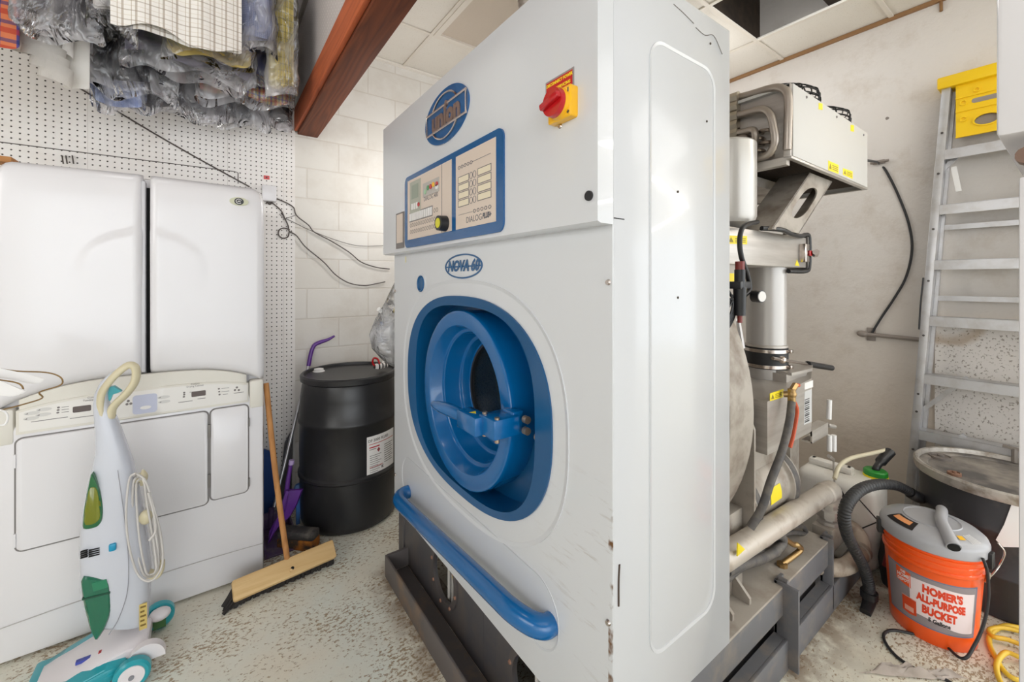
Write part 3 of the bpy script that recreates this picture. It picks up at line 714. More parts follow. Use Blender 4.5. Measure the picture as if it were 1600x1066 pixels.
b = nb(); box(b, 2.36, 2.52, .70, .785, .168, .275, .006); vb = O('valve_box', b, DUSTG, M_)
b = nb(); tube(b, [(2.50, .75, .225), (2.56, .73, .228), (2.585, .69, .22), (2.575, .655, .195), (2.51, .632, .165), (2.40, .632, .160), (2.31, .645, .160), (2.24, .69, .160), (2.16, .80, .160)], .034, 16)
dpp = O('drain_pipe', b, mat('scaly drain pipe', rgb(184, 170, 154), .6, .1, n=(14, .5, .75, rgb(130, 110, 94))), M_)
b = nb(); lathe(b, [(.036, 0), (.042, .004), (.042, .03), (.036, .034)], (2.48, .632, .163), (1, 0, 0), 18); O('pipe_collar', b, DUSTG, dpp)
# still box with flange lid
b = nb(); poly = [(1.68, .70), (2.10, .70), (2.27, .755), (2.27, 1.08), (1.68, 1.08)]
loft(b, [[V((x, y, .80)) for x, y in poly], [V((x, y, 1.0 if x < 1.7 else 1.03)) for x, y in poly]]); sb = O('still_box', b, STEEL, M_)
b = nb(); poly2 = [(1.98, .73), (2.16, .715), (2.30, .76), (2.32, 1.1), (1.98, 1.1)]
loft(b, [[V((x, y, 1.052)) for x, y in poly2], [V((x, y, 1.064)) for x, y in poly2]])
loft(b, [[V((x*.97+.05, y*.9+.09, 1.02)) for x, y in poly2], [V((x*.97+.05, y*.9+.09, 1.055)) for x, y in poly2]]); O('still_lid', b, STEEL, sb)
b = nb(); p1, p2 = at_y(1262, 569, .76), at_y(1299, 575, .76); cyl(b, p1, p2, .014, n=16); cyl(b, p2, p2+(p2-p1).normalized()*.008, .010, n=12); O('lid_handle', b, BLACKP, sb)
b = nb(); cyl(b, p1-(p2-p1)*1.2, p1, .007, n=10); sphere(b, p1-(p2-p1)*.9, .016); O('handle_stem', b, CHROME, sb)
FB = faceY(.70)
def px_label(nm, quad, y, m, parent, up=.001, lift=0):
    b = nb(); fr = faceY(y); P = [at_y(u, v, y) for u, v in quad]; prism(b, [(p.x, p.z) for p in P], fr, -.001+lift, up+lift); lab = O(nm, b, m, parent)
    if nm == 'warning_label' and parent is not M_:
        q = lambda s, t: (lambda p: (p.x, p.z))((P[0]*(1-s)+P[1]*s)*(1-t)+(P[3]*(1-s)+P[2]*s)*t); b = nb()
        prism(b, [q(.06, .2), q(.30, .2), q(.18, .8)], fr, up-.0002, up+.0004)
        for t in (.22, .42, .62): prism(b, [q(.38, t), q(.92, t), q(.92, t+.09), q(.38, t+.09)], fr, up-.0002, up+.0004)
        O('label_print', b, mat('olive print', rgb(150, 130, 30), .5), lab)
    return lab
px_label('warning_label', ((1203, 627), (1223, 621), (1224, 608), (1203, 615)), .70, YEL, sb)
px_label('white_label', ((1257, 609), (1270, 605), (1270, 594), (1257, 599)), .70, WHITE, sb)
px_label('bar_label', ((1256, 664), (1268, 659), (1268, 608), (1257, 612)), .70, mat('grey barcode label', rgb(206, 206, 206), .4), sb)
b = nb()
q0, q1 = at_y(1257, 661, .70), at_y(1264, 620, .70)
for k in range(12): box(b, q0.x+.001, q1.x, .6983, .70, q0.z+(q1.z-q0.z)*k/12, q0.z+(q1.z-q0.z)*(k+.4+.3*(k % 3 == 0))/12)
O('bar_print', b, INK, sb)
# brass tee, hose, orange lanyard
T = at_y(1237, 616, .665)
b = nb(); cyl(b, at_y(1224, 616, .69), T, .012, n=14); cyl(b, T+V((0, 0, .02)), T+V((0, 0, -.04)), .014, n=14); cyl(b, T+V((0, 0, .012)), T+V((.035, -.0, .03)), .012, n=6); sphere(b, T, .017); te = O('brass_tee', b, BRASS, M_)
b = nb(); cyl(b, T+V((.03, 0, .028)), T+V((.06, -.002, .026)), .010, .007, 12); tube(b, [T+V((.01, 0, -.02)), T+V((.035, -.005, -.06)), T+V((.03, -.005, -.10)), T+V((.0, -.005, -.16)), T+V((-.02, -.002, -.20))], .007, 8); O('orange_tag', b, ORANGEP, te)
b = nb(); tube(b, [at_y(1237, 628, .66), at_y(1233, 660, .655), at_y(1222, 705, .65), at_y(1205, 750, .65), at_y(1190, 795, .66), at_y(1172, 825, .68)], .0135, 14); O('drain_hose', b, RUBG, M_)
# stand under the still
b = nb(); box(b, 1.66, 2.11, .80, .83, .31, .80); box(b, 2.11, 2.25, .80, .82, .31, .80); box(b, 2.10, 2.11, .78, 1.1, .31, .8); O('still_stand', b, STEELD, M_)
b = nb(); box(b, 2.11, 2.30, .70, .74, .775, .80); box(b, 2.11, 2.30, .70, .706, .745, .80); box(b, 2.11, 2.30, .70, .74, .745, .752); O('bracket_channel', b, STEEL, M_)
b = nb()
for u in (1296, 1303): cyl(b, at_y(u, 705, .75), at_y(u, 680, .75), .011, n=12)
cyl(b, at_y(1295, 655, .76), at_y(1296, 625, .76), .011, n=12)
sg = O('sight_gauge', b, WHITE, M_)
b = nb(); tube(b, [at_y(1293, 665, .75), at_y(1304, 667, .74)], .010, 8, 0); cyl(b, at_y(1295, 713, .75), at_y(1302, 718, .75), .009, n=8); cyl(b, at_y(1302, 718, .75), at_y(1304, 758, .75), .004, n=8); O('gauge_valve', b, STEEL, sg)
# duct with rubber sleeve
DX, DYY = 2.03, .852
b = nb(); cyl(b, (DX, DYY, .98), (DX, DYY, 1.53), .079, n=48); du = O('air_duct', b, mat('grey duct paint', rgb(196, 192, 188), .3, .2, coat=.2), M_)
b = nb(); lathe(b, [(.080, 1.065), (.086, 1.07), (.086, 1.155), (.080, 1.16)], (DX, DYY, 0), (0, 0, 1), 48); O('rubber_sleeve', b, RUBBER, du)
for z in (1.077, 1.145):
    b = nb(); lathe(b, [(.086, -.007), (.0885, -.007), (.0885, .007), (.086, .007)], (DX, DYY, z), (0, 0, 1), 48); box(b, DX-.0, DX+.025, DYY-.102, DYY-.084, z-.008, z+.008, .003); O('hose_clamp', b, CHROME, du)
b = nb(); lathe(b, [(.079, -.006), (.085, -.006), (.085, .004), (.079, .006)], (DX, DYY, 1.165), (0, 0, 1), 48); O('duct_collar', b, STEEL, du)
# stainless heater box across the duct
b = nb(); box(b, 1.36, 2.185, .748, 1.2, 1.512, 1.648, .004); hb = O('heater_box', b, STEEL, M_)
b = nb(); ringprism(b, rrect(.742, 1.498, 1.21, 1.662, .012, 3), rrect(.77, 1.53, 1.18, 1.63, .012, 3), Fr((2.185, 0, 0), (0, 1, 0), (0, 0, 1)), 0, .016); O('box_gasket', b, RUBG, hb)
def yq(nm, u0, v0, u1, v1, y, m, parent): return px_label(nm, ((u0, v1), (u1, v1+1), (u1, v0+1), (u0, v0)), y, m, parent)
yq('warning_label', 1136, 368, 1167, 381, .748, YEL, hb)
px_label('warning_triangle', ((1242, 415), (1249, 416), (1245, 406)), .748, YEL, hb)
b = nb(); lp = at_y(1256, 396, .74); box(b, lp.x-.03, lp.x+.015, .722, .748, lp.z-.04, lp.z+.04, .003); cyl(b, (lp.x+.02, .70, lp.z+.004), (lp.x+.07, .72, lp.z-.004), .014, n=6); lc = O('lid_latch', b, CHROME, hb)
b = nb(); box(b, lp.x-.002, lp.x+.03, .716, .722, lp.z-.012, lp.z+.012, .002); O('latch_red', b, RED, lc)
# cooling coil on its arm
CY, CX0, CX1, CZ0, CZ1 = .65, 1.767, 2.69, 1.925, 2.20
b = nb(); box(b, CX0+.01, CX1-.01, CY, CY+.010, CZ0, CZ1, .003); box(b, CX1-.012, CX1, CY+.01, 1.35, CZ0, CZ1); box(b, CX0, CX1, CY+.01, 1.35, CZ1-.012, CZ1); box(b, CX0, CX1, 1.34, 1.35, CZ0, CZ1)
cu = O('coil_unit', b, mat('white coil casing', rgb(208, 205, 200), .5), M_)
b = nb(); box(b, CX0+.02, CX0+.03, CY+.011, 1.34, CZ0+.005, CZ1-.012); O('coil_plate', b, STEEL, cu)
b = nb(); box(b, CX0, CX0+.02, CY+.005, CY+.03, CZ0-.005, CZ1-.0, .002); box(b, CX0, CX1, CY+.002, CY+.02, CZ0-.010, CZ0, .002); box(b, CX0, CX1, 1.32, 1.35, CZ0-.010, CZ0); box(b, CX1-.02, CX1, CY+.02, 1.34, CZ0-.010, CZ0); box(b, CX0, CX0+.03, CY+.02, 1.34, CZ0-.03, CZ0); O('casing_edge', b, STEEL, cu)
b = nb()
for k in range(58): 
    x = CX0+.04+k*(CX1-CX0-.07)/58; box(b, x, x+.004, CY+.03, 1.33, CZ0+.01, CZ0+.03)
box(b, CX0+.03, CX1-.012, CY+.012, 1.34, CZ0+.03, CZ0+.035); O('fins', b, mat('dark coil fins', rgb(84, 72, 62), .6, .3), cu)
b = nb()
for r in range(5):
    for k in range(7):
        y = CY+.075+k*.085+(r % 2)*.03; z = CZ0+.02+r*.024
        tube(b, [(CX0+.02, y, z), (CX0-.005, y, z+.001), (CX0-.012, y+.018, z+.003), (CX0-.005, y+.036, z+.005), (CX0+.02, y+.036, z+.006)], .0075, 8, 4)
O('return_bend', b, mat('tinned copper', rgb(150, 138, 128), .3, .9), cu)
def coil_pipe(pts, r): 
    b = nb(); tube(b, [at_x(u, v, x) for u, v, x in pts], r, 14, 6); O('coil_pipe', b, mat('dull steel tube', rgb(176, 166, 156), .35, .75), cu)
coil_pipe([(1140, 155, 1.80), (1170, 148, 1.78), (1200, 139, 1.77), (1218, 137, 1.757), (1229, 144, 1.752), (1232, 160, 1.752), (1231, 200, 1.752), (1230, 234, 1.757)], .0145)
coil_pipe([(1140, 183, 1.78), (1165, 177, 1.76), (1190, 171, 1.74), (1203, 178, 1.73), (1209, 200, 1.73), (1211, 222, 1.735), (1202, 240, 1.745), (1185, 247, 1.755)], .0145)
coil_pipe([(1140, 209, 1.78), (1160, 206, 1.76), (1176, 203, 1.745), (1180, 210, 1.74), (1178, 222, 1.75), (1166, 232, 1.76)], .013)
b = nb()
for v in (154, 168, 183, 197, 210, 222):
    p = at_x(1147, v, 1.775); cyl(b, p+V((0, .02, 0)), p-V((0, .02, 0)), .024, n=8)
box(b, 1.765, 1.80, 1.02, 1.05, 2.0, 2.19); O('flare_nut', b, mat('nickel fittings', rgb(186, 176, 158), .35, .7), cu)
for fx, fy in ((2.14, .885), (2.545, .885)):
    b = nb()
    for k, (r, h) in enumerate(((.196, .004), (.198, .024), (.198, .044), (.198, .064), (.196, .084), (.185, .100), (.165, .112), (.14, .120), (.11, .126), (.08, .130), (.045, .134))):
        tube(b, [(fx+r*math.cos(2*PI*i/32), fy+r*math.sin(2*PI*i/32), CZ1+h) for i in range(33)], .0028, 5, 0, False)
    for k in range(12):
        a = 2*PI*k/12; tube(b, [(fx+r*math.cos(a), fy+r*math.sin(a), CZ1+h) for r, h in ((.199, 0), (.199, .08), (.18, .105), (.12, .125), (.04, .135))], .003, 5, 3, False)
    fg = O('fan_guard', b, mat('black wire', rgb(30, 30, 32), .4), cu)
    b = nb(); cyl(b, (fx, fy, CZ1), (fx, fy, CZ1+.05), .05, n=20)
    for k in range(5):
        a = 2*PI*k/5; bar(b, (fx, fy, CZ1+.03), (fx+.14*math.cos(a), fy+.14*math.sin(a), CZ1+.03), .07, .004, up=(0, .4, 1))
    O('fan', b, BLACKP, cu)
yq('small_label', 1279, 161, 1285, 171, CY, YEL, cu); yq('small_label', 1329, 195, 1334, 205, CY, YEL, cu)
px_label('warning_label', ((1294, 266), (1310, 272), (1310, 258), (1294, 251)), CY, YEL, cu); px_label('warning_label', ((1317, 273), (1332, 280), (1332, 268), (1317, 263)), CY, YEL, cu)
b = nb()
for u, v in ((1260, 152), (1307, 183), (1349, 211)): screw(b, at_y(u, v, CY), (0, -1, 0), .006)
O('screw', b, INKG, cu)
# arm with a long slot
A0, A1, A2, A3 = V((1.72, .70, 1.65)), V((1.97, .70, 1.65)), V((2.35, .70, CZ0-.006)), V((2.09, .70, CZ0-.006))
b = nb(); fa = faceY(.70)
quad = [(A0.x, A0.z), (A1.x, A1.z), (A2.x, A2.z), (A3.x, A3.z)]
cxm, czm = sum(q[0] for q in quad)/4, sum(q[1] for q in quad)/4; dx, dz = (A3-A0).normalized().x, (A3-A0).normalized().z
slot = []
for i in range(48):
    t = 2*PI*i/48; a = .128*math.copysign(abs(math.cos(t))**.6, math.cos(t)); c_ = .072*math.sin(t); slot.append((cxm+dx*a+dz*c_*0+c_*1.0, czm+dz*a))
def quad_match(inn, qd):
    cu_ = sum(p[0] for p in inn)/len(inn); cv_ = sum(p[1] for p in inn)/len(inn); out = []
    for u, v in inn:
        best = 1e9
        for i in range(4):
            (ax, ay), (bx, by) = qd[i], qd[(i+1) % 4]; ex, ey = bx-ax, by-ay; du, dv = u-cu_, v-cv_
            den = du*ey-dv*ex
            if abs(den) < 1e-9: continue
            t = ((ax-cu_)*ey-(ay-cv_)*ex)/den; s = ((ax-cu_)*dv-(ay-cv_)*du)/den
            if t > 0 and -.001 <= s <= 1.001: best = min(best, t)
        out.append([cu_+(u-cu_)*best, cv_+(v-cv_)*best])
    for q in qd:
        i = min(range(len(out)), key=lambda k: (out[k][0]-q[0])**2+(out[k][1]-q[1])**2); out[i] = list(q)
    return out
ringprism(b, quad_match(slot, quad), slot, fa, -.006, 0)
bar(b, A0+V((0, .06, 0)), A3+V((0, .06, 0)), .12, .006, up=(A3-A0).cross(V((0, 1, 0)))); bar(b, A1+V((0, .03, 0)), A2+V((0, .03, 0)), .06, .006, up=(A3-A0).cross(V((0, 1, 0))))
bar(b, (A0.x-.06, 1.0, 1.66), (A3.x-.12, 1.0, CZ0-.01), .02, .12); box(b, 1.80, 2.4, .86, 1.04, CZ0-.05, CZ0-.008)
O('support_arm', b, STEELD, M_)
# small tank, regulator, cable loom
tc = V((1.645, .835, 0))
b = nb(); lathe(b, [(.0, 1.99), (.098, 1.988), (.105, 1.98), (.105, 1.70), (.095, 1.675), (.03, 1.655)], tc, (0, 0, 1), 48, True, True)
tk = O('header_tank', b, mat('polished tank', rgb(206, 202, 196), .28, .3), M_)
rg = at_y(1156, 440, .69)
b = nb(); cyl(b, rg+V((0, 0, -.02)), rg+V((0, 0, -.115)), .021, .018, 18); cyl(b, rg+V((0, 0, .04)), rg+V((0, 0, -.02)), .017, n=16); box(b, rg.x-.025, rg.x+.05, rg.y-.015, rg.y+.05, rg.z-.025, rg.z+.0, .003); re = O('air_regulator', b, BLACKP, M_)
b = nb(); cyl(b, rg+V((0, 0, .035)), rg+V((0, 0, .068)), .015, n=12); O('red_knob', b, REDB, re)
b = nb(); cyl(b, rg+V((0, 0, -.115)), rg+V((0, 0, -.14)), .008, n=10); O('drain_plug', b, REDB, re)
gd = V((-.25, -.97, 0)); b = nb(); gp = at_y(1178, 463, .68); cyl(b, gp, gp+gd*.03, .021, n=20); O('gauge', b, BLACKP, re)
b = nb(); cyl(b, gp+gd*.0295, gp+gd*.032, .018, n=20); O('gauge_dial', b, WHITE, re)
b = nb()
for k in range(14):
    x0 = 1.375+.007*(k % 6); tube(b, [(x0-.02, .735, 1.435-.004*k), (x0+.02, .705+.004*(k % 4), 1.425-.005*k), (x0+.045, .70+.003*(k % 3), 1.385), (x0+.04, .705, 1.34), (x0+.005*(k % 5), .715, 1.30-.004*(k % 4)), (x0-.03, .73, 1.30)], .003, 6, 5)
O('cable_loom', b, BLACKP, M_)
yq('warning_label', 1138, 427, 1158, 440, .76, YEL, M_)
b = nb(); box(b, 1.38, 1.62, .762, .775, 1.38, 1.53); box(b, 1.38, 1.60, .775, .80, 1.10, 1.40); O('loom_plate', b, STEELD, M_)
b = nb(); ringprism(b, [(1.50, 1.19), (1.68, 1.19), (1.64, 1.31), (1.50, 1.31)], [(1.51, 1.2), (1.66, 1.2), (1.63, 1.3), (1.51, 1.3)], faceY(.79), 0, .01); O('drip_tray', b, APPL, M_)
b = nb(); tube(b, [at_y(1183, 347, .72), at_y(1163, 353, .70), at_y(1156, 372, .695), at_y(1158, 400, .69), at_y(1168, 430, .69), at_y(1171, 452, .69), at_y(1163, 462, .69)], .0085, 10); O('signal_cable', b, BLACKP, M_)
b = nb(); tube(b, [at_y(1190, 357, .73), at_y(1220, 359, .70), at_y(1238, 366, .715), at_y(1252, 369, .73), at_y(1258, 367, .745), at_y(1264, 372, .745), at_y(1264, 415, .745), at_y(1258, 424, .745), at_y(1232, 424, .76)], .0095, 10); O('gland_cable', b, BLACKP, M_)
b = nb()
for k, (pts, r) in enumerate((([(1135, 893), (1165, 880), (1200, 868), (1222, 850), (1219, 836), (1200, 838)], .017), ([(1135, 880), (1170, 868), (1205, 862), (1218, 845), (1205, 830)], .015), ([(1135, 905), (1160, 886), (1190, 876), (1215, 864)], .013), ([(1218, 836), (1240, 832), (1258, 834), (1255, 824), (1238, 822), (1222, 828)], .010))):
    tube(b, [at_y(u, v, .71+.015*k) for u, v in pts], r, 10)
O('hose_bundle', b, RUBG, M_)
b = nb(); tube(b, [at_y(1222, 838, .72), at_y(1238, 850, .71), at_y(1246, 852, .70), at_y(1250, 860, .70), V((1.86, .72, .31))], .011, 10); lathe(b, [(.02, 0), (.02, .012), (.012, .015)], (1.86, .72, .303), (0, 0, 1), 8, False, True); O('brass_elbow', b, BRASS, M_)
# stuff under the plate
b = nb(); cyl(b, (1.45, .85, .13), (2.2, .85, .13), .09, n=24); box(b, 1.3, 2.2, 1.0, 2.0, .02, .28); O('sump_tank', b, DKBASE, M_)

# ------------------------------------------------------------------ laundry drying cabinet on the left
L = thing('laundry_cabinet', 'tall white laundry drying cabinet with two upper doors and control strip', 'laundry cabinet', (-.235, 2.7, 0))
LX0, LX1, LY, LH = -.672, .203, 2.375, 1.912
FL = faceY(LY)
b = nb(); box(b, LX0, LX1, LY+.002, WY-.03, .012, .90, .018); box(b, LX0+.02, LX1-.02, LY+.05, WY-.05, 0, .02); O('body', b, APPL, L)
b = nb(); box(b, LX0, LX1, LY+.05, WY-.03, .88, LH-.004, .03); up = O('upper_body', b, APPL, L)
MID = -.235
def arch(x, top, drop, w=.425): return top - drop*min(1, abs((x-MID)/w))**3.2
def arch_plate(nm, x0, x1, zlo, zhi, n0, n1, m, parent, bev=.004, k=24):
    b = nb(); out = [(x0+(x1-x0)*i/k, zlo(x0+(x1-x0)*i/k)) for i in range(k+1)] + [(x1+(x0-x1)*i/k, zhi(x1+(x0-x1)*i/k)) for i in range(k+1)]
    prism(b, out, FL, n0, n1, bev); return O(nm, b, m, parent)
# curved upper doors: a grid swept over the front with rounded rims
def curved_door(nm, x0, x1, r_out):
    b = nb(); nx, nz = 26, 44; F, Bk = {}, {}
    for j in range(nz+1):
        v = j/nz
        for i in range(nx+1):
            u = i/nx; x = x0+(x1-x0)*u; zb = arch(x, 1.052, .085); zt = LH
            t = (x-MID)/.44
            outer = max(0, abs(t)-.0)
            zt = LH - .055*max(0, (abs(t)-.87)/.13)**2.2 - .006*abs(t)
            z = zb+(zt-zb)*v
            n = .014 - .05*max(0, abs(t)-.55)**2 - .012*(2*abs(v-.5))**6
            e = min(u, 1-u)*(x1-x0); ez = min(v, 1-v)*(zt-zb); n -= .012*max(0, 1-e/.012)**2 + .016*max(0, 1-ez/.03)**2
            # the shallow swelling across both doors
            d = math.hypot((x-MID)/.21, (z-1.50)/.17)
            if z > 1.50-.1 and d < 1: n += .006*max(0, min(1, (1-d)/.06))*max(0, min(1, (z-1.40)/.2))
            F[i, j] = b.verts.new(FL.p(x, z, n)); 
            if i in (0, nx) or j in (0, nz): Bk[i, j] = b.verts.new(FL.p(x, z, -.052))
    for j in range(nz):
        for i in range(nx): b.faces.new((F[i, j], F[i+1, j], F[i+1, j+1], F[i, j+1]))
    edge = [(i, 0) for i in range(nx)]+[(nx, j) for j in range(nz)]+[(i, nz) for i in range(nx, 0, -1)]+[(0, j) for j in range(nz, 0, -1)]
    for a, c in zip(edge, edge[1:]+edge[:1]): b.faces.new((F[a], Bk[a], Bk[c], F[c]))
    return O(nm, b, APPL, L, smooth=60)
d1 = curved_door('upper_door', LX0, -.2475, .05); d2 = curved_door('upper_door', -.2225, LX1, .05)
b = nb(); box(b, -.250, -.238, LY-.004, LY+.045, 1.06, LH-.03, .003); O('door_edge_strip', b, mat('grey seal', rgb(206, 206, 210), .4), d1)
b = nb(); box(b, -.238, -.221, LY+.042, LY+.055, 1.0, LH-.05); O('gap', b, BLACK, up)
ec = at_y(373.5, 315, LY-.012)
fE = Fr((0, LY-.0125, 0), (1, 0, 0), (0, 0, 1))
b = nb(); prism(b, ell(ec.x, ec.z, .038, .0195, 40), fE, -.006, .002); bg_ = O('badge', b, mat('pale green badge', rgb(206, 206, 178), .4), d2, 'small oval badge')
b = nb(); prism(b, ell(ec.x, ec.z, .019, .0165, 30), fE, .001, .003); O('badge_disc', b, BLACKP, bg_)
b = nb(); tube(b, [fE.p(ec.x+.012*math.cos(a), ec.z+.011*math.sin(a), .0035) for a in (0.6, 1.8, 3.0, 4.2, 5.4)], .0016, 5); tube(b, [fE.p(ec.x-.006, ec.z-.003, .0035), fE.p(ec.x, ec.z+.002, .0035), fE.p(ec.x+.006, ec.z-.003, .0035)], .0018, 5); O('badge_mark', b, WHITE, bg_)
# cream bezel and control strip
arch_plate('bezel', -.60, .130, lambda x: .93 if False else arch(x, .985, .06), lambda x: arch(x, 1.050, .083), -.03, .004, CREAM, L)
for x0, x1 in ((LX0+.002, -.612), (.140, LX1-.002)):
    b = nb(); box(b, x0, x1, LY-.004, LY+.06, .832, .968, .012); O('end_cap', b, CREAM, L)
cpn = arch_plate('control_panel', -.607, .138, lambda x: .868, lambda x: arch(x, .992, .05), -.02, .008, CREAM, L)
PN = .0082
arch_plate('panel_print_field', -.598, .132, lambda x: .879, lambda x: arch(x, .982, .05), .004, .0088, mat('pale panel print', rgb(236, 233, 228), .35), cpn, .0003)
b = nb(); prism(b, rrect(-.278, .884, -.198, .965, .012, 4), FL, .005, .0094); bc = O('centre_pad', b, mat('blue grey pad', rgb(196, 200, 220), .35), cpn)
b = nb(); prism(b, ell(-.236, .909, .018, .0075, 24), FL, .009, .0112); O('centre_button', b, WHITE, bc)
for u, v in ((129, 638), (310.5, 614.5)):
    p = at_y(u, v, LY); b = nb(); prism(b, rrect(p.x-.026, p.z-.012, p.x+.026, p.z+.012, .004, 3), FL, .005, .0098); O('display', b, mat('smoked display', rgb(92, 80, 78), .25), cpn)
IK = nb()
for u, v in ((51, 645), (70, 639), (50, 653), (69, 647), (256, 620), (257, 627)):
    b = nb(); p = at_y(u, v, LY); prism(b, ell(p.x, p.z, .021, .007, 20), FL, .005, .0096); O('key', b, mat('pale oval key', rgb(214, 212, 208), .4), cpn); prism(IK, [(p.x-.018, p.z-.002), (p.x-.010, p.z-.002), (p.x-.010, p.z+.003)], FL, .009, .0100)
for u, v in ((92.5, 636), (92, 640), (91.5, 644), (288, 613), (288, 616), (287.5, 619.5), (342, 607), (342.5, 611.5), (343, 616)):
    p = at_y(u, v, LY); prism(IK, ell(p.x, p.z, .0042, .0036, 10), FL, .005, .0100)
for u, v in ((370, 605), (367, 609), (373, 609), (201, 626), (199, 631), (205, 630)):
    p = at_y(u, v, LY); prism(IK, ell(p.x, p.z, .005, .005, 10), FL, .005, .0100)
for u, v, s in ((146, 622, 'Custom\nTumble Dryer'), (305, 601, 'Custom\nDrying Cabinet')):
    p = at_y(u, v, LY); text_on(IK, s, FL, p.x, p.z, .0092, .010)
for (u, v, w_) in ((103, 635, .02), (103, 639, .02), (103, 643, .02), (300, 612, .016), (352, 606, .03), (352, 611, .03), (352, 615.5, .02)):
    p = at_y(u, v, LY); box(IK, p.x-w_/2, p.x+w_/2, LY-.0097, LY-.008, p.z-.0009, p.z+.0009)
for (u, v, w_) in ((90, 653, .06), (135, 650, .09), (62, 657, .04), (290, 627, .05), (373, 613, .04), (315, 622, .03)):
    p = at_y(u, v, LY); box(IK, p.x-w_/2, p.x+w_/2, LY-.0097, LY-.008, p.z-.0012, p.z+.0012)
O('panel_print', IK, INKG, cpn)
# lower door and side flap
b = nb(); prism(b, rrect(-.606, .425, -.0215, .851, .02, 5), FL, -.01, .008, .003); ld = O('lower_door', b, APPL, L)
b = nb(); prism(b, rrect(-.0095, .437, .136, .855, .02, 5), FL, -.01, .008, .003); sf = O('side_flap', b, APPL, L)
b = nb(); prism(b, rrect(-.612, .419, -.0155, .856, .024, 5), FL, -.01, .0008); prism(b, rrect(-.0155, .431, .141, .860, .024, 5), FL, -.01, .0007); O('door_gap', b, mat('grey seam', rgb(128, 124, 122), .6), L)
b = nb()
for x, z in ((-.0155, .76), (-.0155, .53)): box(b, x-.005, x+.005, LY-.009, LY, z-.03, z+.03)
for z in (.77, .48): box(b, .137, .143, LY-.0095, LY, z-.02, z+.02)
O('hinge', b, mat('grey hinge', rgb(120, 116, 112), .4, .5), ld)
b = nb()
for z in (.77, .47): box(b, -.613, -.606, LY-.0095, LY, z-.025, z+.025)
O('hinge', b, APPL, ld)
b = nb(); tube(b, [FL.p(LX0+.01+.86*i/20, .155-.05*(i/20-.3)**2+.03*(i/20), .0008) for i in range(21)], .0018, 6, 0); O('toe_crease', b, mat('faint grey crease', rgb(190, 186, 184), .5), L)
o = tag(O('wooden_board', (lambda b: (box(b, -.80, -.636, 2.44, 2.52, LH, LH+.022, .002), b)[1])(nb()), wood_mat('raw board', rgb(196, 140, 86), rgb(160, 108, 60), 0)), 'piece of brown board lying on top of the laundry cabinet', 'board')

# paper-caped wire hangers in the left foreground
HANG = mat('brown wire', rgb(140, 112, 72), .4, .6)
def caped_hanger(y, pts_wire, cape, label):
    t = thing('wire_hanger', label, 'coat hanger', at_y(*pts_wire[0], y), 'caped hangers by the laundry cabinet')
    b = nb(); tube(b, [at_y(u, v, y) for u, v in pts_wire], .0022, 8); O('wire', b, HANG, t)
    b = nb(); P = [at_y(u, v, y-.006) for u, v in cape]; Q = [at_y(u, v, y+.012) for u, v in cape]
    loft(b, [P, Q]); bmesh.ops.bevel(b, geom=b.edges[:], offset=.003, segments=2, affect='EDGES'); O('paper_cape', b, WHITE, t)
caped_hanger(1.95, [(-50, 566), (16, 579), (70, 582), (92, 588), (98, 597), (90, 604), (62, 613), (66, 622), (40, 631), (-10, 644), (-60, 655)], [(-40, 562), (0, 577), (40, 584), (71, 591), (66, 598), (50, 600), (20, 594), (-40, 584)], 'upper paper-caped wire hanger in front of the laundry cabinet')
caped_hanger(1.90, [(-50, 590), (0, 594), (28, 599), (36, 607), (32, 612)], [(-40, 583), (0, 595), (43, 611), (32, 617), (18, 620), (-40, 614)], 'lower paper-caped wire hanger in front of the laundry cabinet')
b = nb(); tube(b, [at_y(u, v, 1.88) for u, v in [(-40, 636), (0, 641), (10, 646), (12, 655), (8, 663), (0, 665), (-40, 668)]], .0028, 8); tag(O('white_hanger', b, WHITE), 'white wire hanger end poking in at the left edge', 'coat hanger')

# ------------------------------------------------------------------ upright floor cleaner
U = thing('upright_vacuum', 'pale grey and teal upright floor cleaner with green tanks', 'vacuum cleaner', (-.28, 2.12, 0))
VG = mat('pale grey blue plastic', rgb(206, 209, 218), .25, coat=.3)
VCREAM = mat('aged cream plastic', rgb(214, 204, 172), .4)
TEAL = mat('teal plastic', rgb(40, 160, 172), .3, coat=.2)
VW = mat('white vacuum plastic', rgb(232, 226, 228), .3)
UY = 2.12
prof = [(.175, -.352, -.215, .048), (.19, -.365, -.203, .055), (.25, -.376, -.197, .060), (.34, -.388, -.194, .062), (.47, -.391, -.205, .062), (.60, -.386, -.221, .060), (.70, -.371, -.236, .056), (.77, -.358, -.247, .050), (.83, -.349, -.262, .045), (.90, -.350, -.280, .040), (.955, -.353, -.296, .035), (1.0, -.356, -.312, .030), (1.04, -.352, -.314, .026), (1.08, -.337, -.304, .022), (1.11, -.312, -.285, .020), (1.130, -.282, -.262, .016), (1.136, -.262, -.252, .010)]
b = nb(); rings = []
for z, a, c, h in prof:
    rings.append([V(((a+c)/2+x, UY+y, z + (.55*(-.28-((a+c)/2+x)) if z < .3 else 0)*max(0, (.3-z)/.13)*.9)) for x, y in ell(0, 0, (c-a)/2, h, 32, 2.8)])
loft(b, rings); vb_ = O('main_body', b, VG, U, smooth=60)
b = nb(); lp = [(158, 652), (156, 630), (160, 612), (172, 595), (186, 581), (200, 571), (210, 573), (213, 583), (210, 598), (198, 615), (182, 630), (175, 640), (173, 652), (165, 656)]
tube(b, [at_y(u, v, UY-.022) for u, v in lp+lp[:1]], .0105, 12, 5, flat=1.35); gl = O('handle_loop', b, VCREAM, U)
